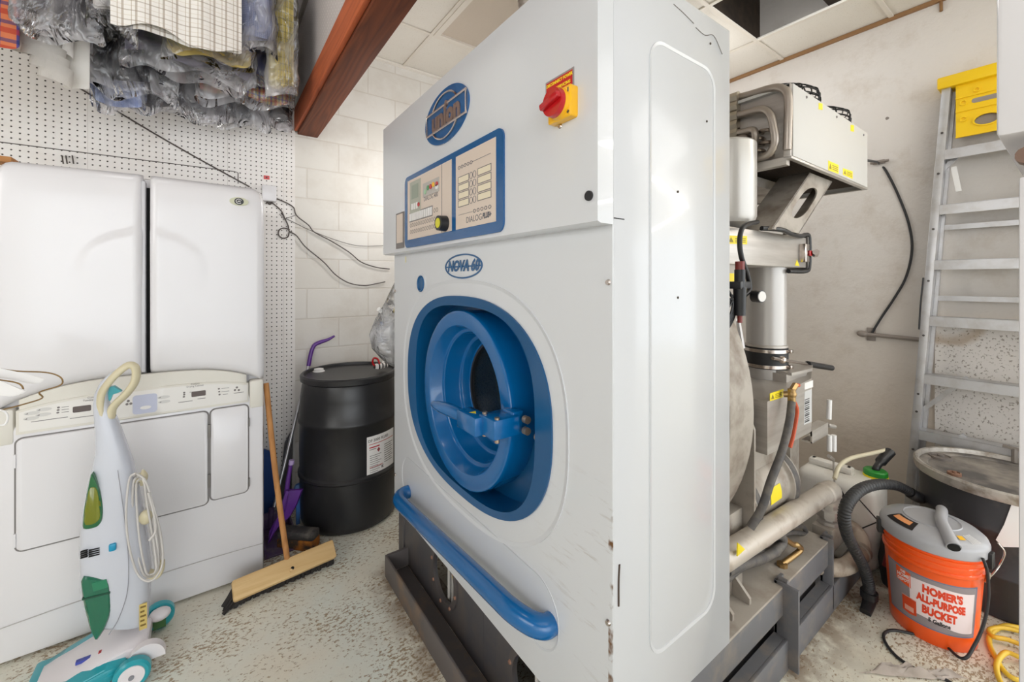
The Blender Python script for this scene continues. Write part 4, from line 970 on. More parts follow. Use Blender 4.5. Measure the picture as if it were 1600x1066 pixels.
b = nb(); prism(b, [(p.x, p.z) for p in (at_y(u, v, UY-.012) for u, v in ((165, 606), (178, 604), (190, 612), (176, 617), (172, 627), (164, 620)))], faceY(UY-.012), -.024, 0); O('trigger', b, TEAL, gl)
def side_plate(nm, px, m, y=2.056, th=.128, bev=.006, parent=U):
    b = nb(); P = [at_y(u, v, y) for u, v in px]
    if len(P) > 6: P = [p for a, c in zip(P, P[1:]+P[:1]) for p in (a*.88+c*.12, a*.5+c*.5, a*.12+c*.88)]; P = [(P[i-1]+P[i]*2+P[(i+1) % len(P)])*.25 for i in range(len(P))]
    prism(b, [(p.x, p.z) for p in P][::-1], faceY(y), -th, 0, bev); return O(nm, b, m, parent)
t1 = side_plate('upper_tank', ((142, 738), (150, 750), (157, 772), (161, 800), (160, 815), (153, 824), (140, 828), (127, 829), (131, 795), (136, 765)), glassy('dark green tank', rgb(34, 110, 62), .93))
side_plate('tank_window', ((139, 760), (151, 760), (157, 785), (158, 812), (147, 821), (129, 824), (133, 790)), glassy('olive tank window', rgb(126, 132, 30), .95), 2.0545, .125, .004, t1)
t2 = side_plate('lower_tank', ((124, 903), (150, 904), (165, 905), (171, 912), (174, 935), (173, 960), (163, 985), (149, 1006), (140, 985), (130, 945)), glassy('green tank', rgb(30, 112, 84), .93))
side_plate('tank_rib', ((128, 936), (172, 925), (172, 928), (128, 939)), mat('dark green rib', rgb(22, 78, 58), .3), 2.0545, .12, 0, t2)
side_plate('tank_foam', ((143, 912), (166, 906), (169, 918), (146, 925)), mat('green foam', rgb(40, 128, 92), .5), 2.0545, .12, 0, t2)
b = nb()
for (u, v, w_) in [(131, 862+k*3.2, .018) for k in range(4)]+[(147, 859+k*3.2, .028) for k in range(4)]:
    p = at_y(u, v, 2.057); box(b, p.x-w_/2, p.x+w_/2, 2.0565, 2.065, p.z-.0014, p.z+.0014)
O('vent_slots', b, BLACK, U)
p = at_y(176, 855, 2.057); b = nb(); box(b, p.x-.010, p.x+.010, 2.050, 2.07, p.z-.013, p.z+.013, .004); O('power_switch', b, mat('bright teal', rgb(30, 150, 190), .3), U)
p = at_y(226, 970, 2.06); b = nb(); prism(b, rrect(p.x-.016, p.z-.035, p.x+.006, p.z+.06), faceY(2.068), -.003, .001); rl_ = O('rating_label', b, mat('gold label', rgb(206, 182, 108), .4), U)
b = nb()
for k in range(5): prism(b, rrect(p.x-.013, p.z-.022+.017*k, p.x+.003-.004*(k % 2), p.z-.015+.017*k), faceY(2.068), .0008, .0014)
O('label_print', b, mat('brown label print', rgb(120, 96, 40), .5), rl_)
b = nb(); tube(b, [at_y(u, v, 2.0555) for u, v in ((184, 735), (192, 790), (199, 850), (201, 890), (198, 930), (185, 968), (170, 992))], .0012, 6); O('seam', b, mat('grey seam line', rgb(150, 150, 158), .5), vb_)
# cord and its hooks
CORD = mat('pale grey cord', rgb(206, 202, 198), .45)
b = nb(); pt, pb_ = at_y(221, 748, UY), at_y(244, 893, UY)
for k in range(7):
    a = k/6; y0 = 2.04+.016*((k*3) % 7)
    L_ = [(220-8*(1-a), 739+2*k), (202+2.2*k, 750+1.5*k), (197+3.4*k, 800), (201+3.6*k, 850), (213+3*k, 893), (228+1.5*k, 908-2*k), (243, 903-2*k), (254-2*k, 880), (252-2.6*k, 840), (241-2*k, 795), (228-.6*k, 753)]
    tube(b, [at_y(u, v, y0+.010*math.sin(i*1.9+k)) for i, (u, v) in enumerate(L_+L_[:1])], .0035, 8, 5)
tube(b, [at_y(u, v, 2.03) for u, v in ((232, 770), (240, 800), (243, 830), (233, 845))], .0042, 8)
O('power_cord', b, CORD, U)
b = nb(); p = at_y(221, 747, 2.10); box(b, p.x-.05, p.x+.004, 2.09, 2.15, p.z-.012, p.z+.004, .003); tube(b, [p+V((0, -.0, -.03)), p+V((.006, 0, 0)), p+V((.004, 0, .03))], lambda t: .010*(.35+math.sin(PI*t)), 10); O('cord_hook', b, VCREAM, U)
b = nb(); p = at_y(228, 808, 2.08); sphere(b, p, .028, .75, .5, 1); bar(b, p, p+V((-.05, .04, -.01)), .03, .02, bev=.003); O('cord_hook', b, VCREAM, U)
b = nb(); p = at_y(243, 893, 2.09); tube(b, [p+V((-.07, .03, .02)), p+V((-.03, .01, -.005)), p+V((.004, 0, -.012)), p+V((.016, -.002, .012)), p+V((.018, -.002, .035))], lambda t: .022-.008*t, 12, flat=.7); O('cord_hook', b, VCREAM, U)
# floor head: white hood, teal flanks, wheels
b = nb(); secs = [(-.20, .045, .105, .085), (-.26, .04, .125, .09), (-.33, .035, .118, .10), (-.40, .03, .085, .115), (-.47, .025, .058, .125), (-.505, .02, .045, .125)]
loft(b, [[V((x, 2.135-hw, z0)), V((x, 2.135-hw, z1-.02)), V((x, 2.135-hw+.03, z1)), V((x, 2.135+hw-.03, z1)), V((x, 2.135+hw, z1-.02)), V((x, 2.135+hw, z0))] for x, z0, z1, hw in secs]); bmesh.ops.bevel(b, geom=b.edges[:], offset=.004, segments=2, affect='EDGES')
fh = O('floor_head', b, VW, U)
for s in (-1, 1):
    b = nb(); yc = 2.135+s*.105
    loft(b, [[V((x, yc-s*.02, z0)), V((x, yc-s*.02, z1)), V((x, yc+s*h, z1-.012)), V((x, yc+s*(h+.008), (z0+z1)/2)), V((x, yc+s*h, z0))] for x, z0, z1, h in ((-.255, .05, .085, .0), (-.31, .03, .10, .02), (-.38, .012, .092, .032), (-.45, .01, .066, .036), (-.51, .01, .045, .03))])
    bmesh.ops.bevel(b, geom=b.edges[:], offset=.004, segments=2, affect='EDGES'); O('side_fairing', b, TEAL, fh)
b = nb(); cyl(b, (-.425, 2.015, .012), (-.425, 2.015, .080), .032, .034, 24); O('brush_cap', b, TEAL, fh)
b = nb(); box(b, -.53, -.475, 2.0, 2.27, .006, .045, .012); O('bumper', b, TEAL, fh)
b = nb(); loft(b, [[V((x, 2.235, .02)), V((x, 2.27, .02)), V((x, 2.27, h)), V((x, 2.235, h))] for x, h in ((-.20, .05), (-.16, .05))]); box(b, -.40, -.17, 2.255, 2.27, .02, .05, .004); O('brush_strip', b, glassy('green strip', rgb(74, 120, 70), .9), fh)
for y, s in ((2.005, -1), (2.262, 1)):
    b = nb(); lathe(b, [(.028, -.004), (.046, -.004), (.052, .002), (.052, .024), (.046, .03), (.02, .03)], (-.235 if s < 0 else -.185, y, .052), (0, s, 0), 40, True, True); wl = O('wheel', b, TEAL, U)
    b = nb(); lathe(b, [(.037, .029), (.036, .033), (.010, .034)], (-.235 if s < 0 else -.185, y, .052), (0, s, 0), 32, True, True); O('hub', b, VW, wl)
    b = nb(); cyl(b, (-.235 if s < 0 else -.185, y+s*.033, .052), (-.235 if s < 0 else -.185, y+s*.037, .052), .008, n=14); O('axle_cap', b, mat('grey axle cap', rgb(136, 136, 142), .4), wl)
b = nb(); loft(b, [[V((-.20+.055*math.cos(a), y, .058+.06*math.sin(a))) for a in [PI*i/12 for i in range(13)]] for y in (2.015, 2.045)]); O('wheel_arch', b, VW, fh)
b = nb(); sphere(b, (-.178, 2.225, .085), .04, .9, .8, .55); O('wheel_arch', b, VW, fh)
b = nb(); p = V((-.42, 2.12, .0)); box(b, -.395, -.345, 2.085, 2.10, .095, .105); O('blue_print', b, mat('blue lettering', rgb(70, 80, 170), .4), fh)
b = nb(); box(b, -.335, -.315, 2.07, 2.085, .112, .118); O('red_print', b, RED, fh)

# ------------------------------------------------------------------ push broom
BRW = wood_mat('pale broom wood', rgb(222, 190, 138), rgb(196, 156, 100), 0, 8)
HDW = wood_mat('worn orange broom handle', rgb(196, 140, 84), rgb(150, 98, 54), 2, 10)
T_ = thing('push_broom', 'wide wooden push broom leaning on the side of the laundry cabinet', 'broom', (.29, 2.25, 0))
ha, hb_ = V((.068, 2.226, .066)), V((.505, 2.262, .078)); upv = V((.02, -.74, .67)).normalized()
b = nb(); bar(b, ha, hb_, .086, .034, up=upv, bev=.010); cyl(b, V((.29, 2.244, .072))-upv*.006+V((.01,-.02,-.005)), V((.29, 2.244, .072))+upv*.0165+V((.01,-.02,-.005)), .006, n=10); hd_ = O('head', b, BRW, T_)
b = nb(); b3 = V((.307, 2.238, .066)); cyl(b, b3+upv*.010, b3+upv*.0178, .0075, n=14); O('socket_hole', b, BLACK, hd_)
b = nb(); dx_ = (hb_-ha).normalized(); side = upv.cross(dx_)
for i in range(64):
    for k in range(3):
        p = ha+dx_*(.012+.413*i/63)+side*(-.026+.026*k)-upv*.014
        tip = V((p.x+random.uniform(-.008, .008)-.045*max(0, 1-i/9), p.y+random.uniform(-.01, .008)+.012-.03*max(0, 1-i/9), .004+.008*(k==2))); tube(b, [p, p*.5+tip*.5+V((0, 0, -.004)), tip], lambda t: .0055+.003*t, 5, 2)
o = O('bristles', b, mat('black bristle', rgb(42, 38, 36), .8), T_)
b = nb(); tube(b, [V((.292, 2.262, .085)), V((.25, 2.36, .5)), V((.216, 2.432, .935))], .0128, 14); O('handle', b, HDW, T_)

# ------------------------------------------------------------------ black drum by the wall
def ray_cyl(u, v, c, r):
    d = _ray(u, v); A = d[0]**2+d[1]**2; Bq = -2*(d[0]*c[0]+d[1]*c[1]); Cq = c[0]**2+c[1]**2-r*r
    s = (-Bq-math.sqrt(max(0, Bq*Bq-4*A*Cq)))/(2*A); return math.atan2(d[1]*s-c[1], d[0]*s-c[0]), HCAM+d[2]*s
def wrap_plate(b, c, r, a0, a1, z0, z1, th=.001, n=14):
    rows = [[V((c[0]+q*math.cos(a), c[1]+q*math.sin(a), z)) for q, z in ((r, z0), (r+th, z0), (r+th, z1), (r, z1))] for a in [a0+(a1-a0)*i/n for i in range(n+1)]]
    loft(b, rows)
def wrap_text(b, s, c, r, a, z, size, slope=0, taper=0, **k):
    """lettering bent round an upright cylinder, centred at angle a; reads left to right from outside"""
    me = text_mesh(s, size, **k); tb = bmesh.new(); tb.from_mesh(me); bpy.data.meshes.remove(me)
    for v in tb.verts:
        rr = r+taper*(z+v.co.y); t = a + v.co.x/rr; v.co = V((c[0]+(rr+v.co.z)*math.cos(t), c[1]+(rr+v.co.z)*math.sin(t), z+v.co.y+slope*v.co.x))
    me = bpy.data.meshes.new('lettering'); tb.to_mesh(me); tb.free(); b.from_mesh(me); bpy.data.meshes.remove(me)
D1 = (.702, 2.722); R1 = .287
DRUMB = mat('black drum plastic', rgb(34, 34, 36), .34, n=(5, .55, .8, rgb(50, 49, 50)))
T1 = thing('plastic_drum', 'tall black plastic drum with white bung caps and data label', 'drum', (D1[0], D1[1], 0))
b = nb(); lathe(b, [(.255, 0), (.272, .012), (.281, .04), (.284, .10), (.287, .29), (.287, .290), (.296, .300), (.296, .314), (.287, .324), (.289, .45), (.287, .606), (.296, .617), (.296, .631), (.287, .642), (.283, .76), (.274, .83), (.268, .846), (.272, .852), (.284, .856), (.286, .884), (.278, .892), (.264, .890), (.260, .876), (.10, .872), (.03, .871)], (*D1, 0), (0, 0, 1), 72, True, True)
O('barrel', b, DRUMB, T1)
for (u, v) in ((498, 578), (603, 566)):
    p = at_z(u, v, .885); b = nb(); lathe(b, [(.036, .873), (.036, .878), (.029, .880), (.028, .892), (.02, .894)], (p.x, p.y, 0), (0, 0, 1), 24, True, True); O('bung_cap', b, WHITE, T1)
b = nb(); a0, zt = ray_cyl(573, 684, D1, R1); _, zb = ray_cyl(573, 743, D1, R1); a1 = a0+.72
wrap_plate(b, D1, R1+.0012, a0, a1, zb, zt); lb = O('data_label', b, WHITE, T1)
b = nb(); ra = R1+.0024
for z, x0, x1 in ((zt-.048, .06, .95), (zb+.036, .08, .5)): wrap_plate(b, D1, ra, a0+.72*x0, a0+.72*x1, z, z+.003, .0004)
wrap_plate(b, D1, ra, a0+.05, a0+.28, zt-.068, zt-.062, .0004); O('red_rule', b, RED, lb)
b = nb(); wrap_text(b, 'DF 2000 FLUID', D1, ra, a0+.27, zt-.026, .022, bold=.0004)
wrap_text(b, 'K', D1, ra, a0+.35, zb+.022, .018, bold=.002)
for k in range(9): wrap_plate(b, D1, ra, a0+.06, a0+.32-.04*(k % 3), zt-.115-.012*k, zt-.112-.012*k, .0004); wrap_plate(b, D1, ra, a0+.40, a0+.66-.03*(k % 2), zt-.075-.013*k, zt-.071-.013*k, .0004)
wrap_plate(b, D1, ra, a0+.05, a0+.20, zt-.079, zt-.075, .0004); O('label_print', b, INKG, lb)
b = nb(); dm_ = [(0, .014), (.011, 0), (0, -.014), (-.011, 0)]; am, zm = a0+.255, zt-.088
q = [V((D1[0]+(ra+.0004)*math.cos(am+dx/ra), D1[1]+(ra+.0004)*math.sin(am+dx/ra), zm+dz)) for dx, dz in dm_]; q2 = [p+(p-V((*D1, p.z))).normalized()*.0004 for p in q]; loft(b, [q, q2]); O('hazard_diamond', b, mat('hazard red', rgb(150, 60, 60), .5), lb)

# hanging clear bag with empty bottles, and a red-handled roll on the drum
FILMBAG = plastic_film('clear bag film', (.95, .95, .97, 1), .75, .5)
bx = at_y(606, 480, 2.32)
def blob_sack(b, rows, seed, n=36, amp=.16):
    rings = []
    for i, (cx, cy, z, rx, ry) in enumerate(rows):
        rings.append([V((cx+rx*math.cos(t)*(1+amp*mnoise.noise(V((math.cos(t)*1.7+seed, math.sin(t)*1.7, z*9)))), cy+ry*math.sin(t)*(1+amp*mnoise.noise(V((math.cos(t)*1.7, math.sin(t)*1.7+seed, z*9+5)))), z)) for t in [2*PI*k/n for k in range(n)]])
    loft(b, rings)
T2 = thing('clear_plastic_bag', 'clear plastic bag of empty bottles hanging beside the machine above the drum', 'plastic bag', (.86, 2.33, .95))
b = nb(); blob_sack(b, [(.845, 2.20, 1.56, .006, .008), (.848, 2.215, 1.50, .012, .016), (.838, 2.27, 1.42, .028, .030), (.838, 2.30, 1.33, .055, .06), (.83, 2.33, 1.24, .085, .09), (.815, 2.35, 1.15, .105, .10), (.82, 2.35, 1.07, .095, .09), (.86, 2.34, 1.0, .07, .075), (.87, 2.335, .955, .03, .035)], 3.1); O('film', b, FILMBAG, T2, smooth=80)
b = nb(); tube(b, [(.846, 2.168, 1.545), (.846, 2.20, 1.545), (.846, 2.215, 1.56)], .004, 8); O('hook', b, CHROME, T2)
def bottle(c, ax, lab, m, r=.034, h=.15):
    t = thing('plastic_bottle', lab, 'bottle', c, 'bottles in the hanging bag'); b = nb()
    lathe(b, [(r*.8, 0), (r, .006), (r, h*.62), (r*.55, h*.8), (r*.36, h*.84), (r*.36, h)], c, ax, 24, True, True); O('flask', b, m, t)
    b = nb(); lathe(b, [(r*.42, h*.93), (r*.42, h*1.08), (r*.3, h*1.09)], c, ax, 16, True, True); O('cap', b, WHITE, t)
BW = mat('milky bottle plastic', rgb(238, 236, 232), .35)
bottle(V((.82, 2.31, 1.06)), (.35, -.2, .9), 'milky white bottle lying low in the hanging bag', BW); bottle(V((.86, 2.36, 1.20)), (-.6, -.3, .5), 'milky bottle slanting in the middle of the hanging bag', BW, .03)
bottle(V((.85, 2.31, 1.27)), (.3, .2, .5), 'yellow topped bottle near the top of the hanging bag', mat('yellow bottle', rgb(232, 206, 110), .4), .025, .1)
bottle(V((.79, 2.36, 1.10)), (.0, .2, .9), 'bluish bottle at the left of the hanging bag', mat('bluish bottle', rgb(196, 204, 226), .35), .028, .13)
T3 = thing('striped_pouch', 'striped pouch with red handle lying on the black drum', 'pouch', (.875, 2.66, .893))
b = nb(); box(b, -.045, .045, -.025, .025, 0, .032, .010, Matrix.Translation((.875, 2.66, .8925)) @ Matrix.Rotation(.5, 4, 'Z')); 
stripe = cloth('striped cloth', rgb(232, 228, 224), ((0, 40, .4, 0, rgb(46, 40, 40), 1),)); O('pouch', b, stripe, T3)
b = nb(); tube(b, [(.845, 2.65, .90), (.822, 2.655, .93), (.826, 2.65, .962), (.85, 2.645, .955), (.862, 2.64, .92)], .006, 10); O('carry_loop', b, RED, T3)

# ------------------------------------------------------------------ cleaning tools in the corner
PURP = mat('purple plastic', rgb(96, 46, 140), .3, coat=.2)
PURPD = mat('dusty purple plastic', rgb(92, 72, 112), .5, n=(12, .45, .7, rgb(120, 108, 116)))
T4 = thing('long_dustpan', 'long silver-handled dustpan with bent purple grip behind the drum', 'dustpan', (.27, 2.8, 0))
pa, pb2 = V((.268, 2.79, .03)), at_y(483, 567, 3.045); gt = [at_y(u, v, y) for u, v, y in ((482, 572, 3.04), (486, 552, 3.045), (491, 540, 3.045), (500, 535, 3.04), (512, 531, 3.03), (523, 525, 3.02))]
b = nb(); cyl(b, pa, pb2, .0095, n=14); O('pole', b, ALU, T4)
b = nb(); tube(b, gt, lambda t: .0135-.007*max(0, t-.6)/.4, 12); O('grip', b, PURP, T4)
b = nb(); box(b, .215, .375, 2.50, 2.80, .0, .010, .003); box(b, .215, .225, 2.50, 2.80, .01, .05, .002); box(b, .365, .375, 2.50, 2.80, .01, .05, .002); box(b, .215, .375, 2.79, 2.80, .01, .10, .002); cyl(b, pa+V((0, 0, -.01)), pa+V((.01, .008, .09)), .016, n=14); O('pan', b, PURPD, T4)
T5 = thing('dustpan', 'upright purple dustpan with slim handle beside the black drum', 'dustpan', (.345, 2.56, 0))
b = nb(); yy = 2.56
out = [at_y(u, v, yy) for u, v in ((447, 767), (471, 766), (462, 790), (452, 808), (436, 822), (426, 836), (419, 850), (421, 830), (433, 808), (444, 790))]
c1 = [p+V((0, 0, 0)) for p in out]; c2 = [p+V((.012, .014, 0)) for p in out]; loft(b, [c1, c2]); q = [at_y(u, v, yy-.03) for u, v in ((447, 767), (452, 768), (440, 800), (424, 840), (418, 851), (436, 802))]; loft(b, [q, [p+V((.004, .03, 0)) for p in q]])
O('scoop', b, PURP, T5)
b = nb(); tube(b, [at_y(455, 722, yy), at_y(451, 745, yy), at_y(446, 780, yy), at_y(437, 812, yy)], lambda t: .011+.006*t, 12, flat=.8); O('handle', b, PURP, T5)
b = nb(); cyl(b, at_y(455, 726, yy), at_y(456, 719, yy), .014, n=12); O('end_clip', b, mat('lilac plastic', rgb(180, 160, 206), .4), T5)
b = nb(); q0 = [V((.215, 2.96, .0)), V((.318, 2.98, 0)), V((.318, 3.04, .26)), V((.30, 3.05, .36)), V((.215, 3.03, .42))]; loft(b, [q0, [p+V((0, .022, .0)) for p in q0]]); tag(O('blue_tray', b, mat('blue tray plastic', rgb(44, 82, 150), .45)), 'blue plastic tray leaning on the pegboard beside the laundry cabinet', 'tray')
b = nb(); q0 = [V((.30, 2.86, .12)), V((.385, 2.80, .30)), V((.385, 2.93, .52)), V((.32, 2.95, .40))]; q0 = [V((.33, 3.03, .0)), V((.41, 3.03, .0)), V((.42, 3.04, .38)), V((.43, 3.055, .50)), V((.375, 3.05, .40))]; loft(b, [q0, [p+V((.004, .018, 0)) for p in q0]]); tag(O('black_pan', b, mat('dark grey plastic', rgb(72, 70, 72), .4)), 'dark grey scoop standing behind the purple dustpan', 'scoop')
b = nb(); pc = at_y(466, 762, 2.75); loft(b, [[pc+V((-.04, 0, -.05)), pc+V((.045, 0, -.03)), pc+V((.04, .01, .02)), pc+V((-.01, .01, .01))], [pc+V((-.04, .02, -.05)), pc+V((.045, .02, -.03)), pc+V((.04, .03, .02)), pc+V((-.01, .03, .01))]]); box(b, pc.x-.01, pc.x+.01, pc.y+.005, pc.y+.02, 0, pc.z-.02); tag(O('blue_brush', b, mat('light blue plastic', rgb(70, 120, 190), .4)), 'light blue brush back poking up behind the purple dustpan', 'brush')
T6 = thing('floor_brush', 'worn black floor brush with orange smear in front of the drum', 'brush', (.39, 2.50, 0))
bm_ = Matrix.Translation((.375, 2.53, 0)) @ Matrix.Rotation(-.75, 4, 'Z')
b = nb(); box(b, -.10, .11, -.035, .035, .05, .095, .010, bm_); O('brush_block', b, mat('worn black block', rgb(62, 60, 60), .6, n=(18, .5, .7, rgb(104, 98, 92))), T6)
b = nb(); box(b, -.098, .108, -.038, .038, .0, .052, .006, bm_); O('bristle_bed', b, mat('matted orange bristle', rgb(70, 56, 44), .9, n=(9, .45, .6, rgb(180, 110, 40))), T6)

# ------------------------------------------------------------------ on the left wall
WYf = WY-.012
def wall_cable(nm, pts, r, lab, y=None, m=RUBBER, extra=None):
    b = nb(); y = y or WYf-r-.002
    for P in [pts]+(extra or []): tube(b, [at_y(u, v, y) for u, v in P], r, 8)
    return tag(O(nm, b, m), lab, 'cable')
zz = lambda L_: [(400+x*.2346, 230+y*.2346) for x, y in L_]
GC = mat('grey brown cable', rgb(84, 76, 72), .5)
wall_cable('wall_cable', zz([(120, 335), (200, 370), (250, 402), (262, 440), (285, 470), (350, 520), (390, 567), (500, 625), (620, 700), (700, 765), (800, 800), (890, 812)]), .0038, 'dark cable sagging across the block wall, middle of three', None, GC)
wall_cable('wall_cable', zz([(110, 372), (165, 420), (190, 470), (215, 525), (222, 560), (270, 590), (330, 665), (450, 765), (530, 850), (620, 905), (720, 922), (800, 910), (860, 897)]), .0038, 'lowest dark cable on the block wall, with a coiled loop', None, GC, [zz([(222, 560), (212, 598), (178, 606), (150, 585), (155, 553), (185, 539), (225, 550)]), zz([(65, 378), (80, 360), (95, 348), (105, 365), (92, 382), (80, 372), (110, 372)])])
wall_cable('wall_cable', zz([(155, 447), (185, 470), (240, 495), (340, 545), (400, 570), (520, 615), (640, 650), (740, 660), (850, 655)]), .0018, 'thin uppermost cable running over the block wall', None, GC, [zz([(165, 440), (195, 475), (180, 480), (215, 470), (268, 452)])])
wall_cable('slanting_wire', [(92, 117), (160, 160), (240, 208), (310, 248), (390, 292)], .0042, 'dark wire slanting down the pegboard above the cabinet', WYf-.0045, GC)
b = nb(); P = [at_y(u, v, WYf-.0022) for u, v in ((-30, 218), (0, 222), (366, 268), (372, 270), (372, 287))]; tube(b, P, .0022, 8, 0); tag(O('wire_rail', b, GC), 'thin wire rail lying level on the pegboard above the cabinet', 'wire rail')
b = nb(); p0, p1 = at_y(414, 291, WYf), at_y(431, 317, WYf); box(b, p0.x-.02, p1.x, WYf-.05, WYf, p1.z, p0.z, .006); tag(O('junction_box', b, APPL), 'small white junction box on the pegboard beside the cabinet', 'junction box')
b = nb(); p0, p1 = at_y(412, 274, WYf), at_y(421, 281, WYf); box(b, p0.x, p1.x, WYf-.003, WYf, p1.z, p0.z); rt = tag(O('red_tag', b, mat('faded red tag', rgb(210, 92, 92), .5)), 'tiny red tag stuck on the pegboard', 'tag')
b = nb(); pm = (p0+p1)/2; cyl(b, (pm.x, WYf-.0045, pm.z), (pm.x, WYf-.002, pm.z), .005, n=8); O('dark_mark', b, INK, rt)
for u, lab in ((97, 'left wire peg hook above the laundry cabinet'), (103, 'middle wire peg hook above the laundry cabinet'), (113, 'right wire peg hook above the laundry cabinet')):
    b = nb(); tube(b, [at_y(u, 244, WYf-.0), at_y(u, 244, WYf-.03), at_y(u+1, 250, WYf-.04), at_y(u+2, 256, WYf-.035)], .003, 8); tag(O('peg_hook', b, GC), lab, 'hook', 'peg hooks above the cabinet')

# ------------------------------------------------------------------ bagged garments hanging over the cabinet
FILM = plastic_film('garment film', (.97, .96, .99, 1), .42, .45)
RAILS = {-.62: None, -.30: None, .08: None}
def fold_loft(cx, y, w, zb, rx, seed, th, amp, grow=0, drop=0, hem=.03, rows=16, n=84, top=3.40, crush=0):
    b = nb(); R = []
    zs = [zb-drop + (2.95-zb+drop)*(i/rows)**1.15 for i in range(rows+1)] + [3.08, 3.2, 3.3, 3.36, top]
    for z in zs:
        s = max(0, min(1, (z-2.95)/(top-2.95))); c = cx+(rx-cx)*s; ww = (w/2+grow)*(1-s)**.75+.012; k = max(0, 1-(z-zb)/.55)
        r = []
        for i in range(n):
            t = 2*PI*i/n; cs, sn = math.cos(t), math.sin(t)
            x = c+ww*math.copysign(abs(cs)**.8, cs)
            q = (x-cx)
            fy = amp*(.35+.65*k)*(math.sin(q*34+seed*2.1+sn*.5)+.6*math.sin(q*61+seed*5.3+z*3))*(1-s)
            nz = mnoise.noise(V((q*5+seed*3, z*4, sn*.6+seed)))
            yy = y+sn*(th+grow*.6)*(1+.35*nz)*(1-.6*s)+fy*.5+.012*nz*k
            if crush: yy += math.copysign(crush, sn)*abs(mnoise.noise(V((q*11+seed, z*13, sn)))) - crush*.3*sn; x += crush*.5*mnoise.noise(V((z*16, q*9, seed)))
            zz_ = z+(hem*mnoise.noise(V((q*4.5+seed*7, seed*1.7+sn*.8, 2)))+.35*hem*math.sin(q*26+seed*3))*k**3
            r.append(V((x, yy, zz_)))
        R.append(r)
    loft(b, R, False, True); return b
def garment(cx, y, w, zb, rx, m, label, seed, cover=.05, kind='bagged_shirt', cw=.02, th=.014, amp=.014):
    t = thing(kind, label, 'garment', (cx, y, zb), 'bagged garments over the laundry cabinet')
    c = fold_loft(cx, y, w, zb, rx, seed, th, amp)
    cl = O('garment', c, m, t, smooth=70)
    if cover is not None:
        O('plastic_cover', fold_loft(cx, y, w, zb, rx, seed+.37, th+.006, amp*1.2, cw, cover, .045, 34, 110, crush=.022), FILM, t, smooth=60)
    b = nb(); tube(b, [(rx, y, 3.385), (rx, y, 3.42), (rx-.02, y, 3.445), (rx-.022, y, 3.468), (rx, y, 3.484), (rx+.02, y, 3.47)], .0022, 6); O('hanger_hook', b, CHROME, t)
CHK = cloth('white shirt brown check', rgb(238, 234, 228), ((0, 23, .17, 0, rgb(150, 132, 112), .6), (0, 23, .06, .30, rgb(166, 146, 116), .6), (2, 25, .11, 0, rgb(150, 132, 112), .55), (2, 25, .06, .5, rgb(190, 172, 140), .4)))
YCHK = cloth('yellow check', rgb(232, 206, 92), ((0, 40, .16, 0, rgb(110, 100, 60), .6), (2, 30, .12, 0, rgb(120, 106, 60), .6), (0, 40, .2, .5, rgb(250, 240, 200), .6)))
MADRAS = cloth('madras plaid', rgb(222, 190, 122), ((0, 18, .22, 0, rgb(196, 60, 70), .75), (0, 18, .16, .35, rgb(70, 70, 150), .75), (0, 18, .10, .62, rgb(90, 150, 150), .7), (2, 22, .28, 0, rgb(210, 90, 60), .5), (2, 22, .18, .5, rgb(90, 80, 170), .55)))
STRIPE = cloth('red blue stripe', rgb(210, 120, 80), ((0, 16, .35, 0, rgb(44, 66, 140), .9), (2, 14, .3, .2, rgb(180, 50, 40), .7), (2, 14, .2, .7, rgb(40, 56, 110), .7)))
POLKA = cloth('blue micro check', rgb(150, 160, 196), ((0, 120, .4, 0, rgb(190, 196, 222), .5), (2, 120, .4, 0, rgb(120, 130, 176), .5)))
LAV = cloth('lavender grey cloth', rgb(156, 150, 166)); BLK = cloth('black cloth', rgb(36, 35, 40)); LBL = cloth('light blue cloth', rgb(160, 176, 222), ((0, 60, .2, 0, rgb(180, 194, 232), .6),))
DGR = cloth('dark grey cloth', rgb(108, 104, 106)); MGR = cloth('mid grey cloth', rgb(150, 149, 152)); WHT = cloth('white cotton', rgb(236, 232, 226)); GRN = cloth('green cloth', rgb(96, 156, 66)); YLW = cloth('pale yellow cloth', rgb(232, 208, 130))
NVY = cloth('navy cloth', rgb(92, 92, 132))
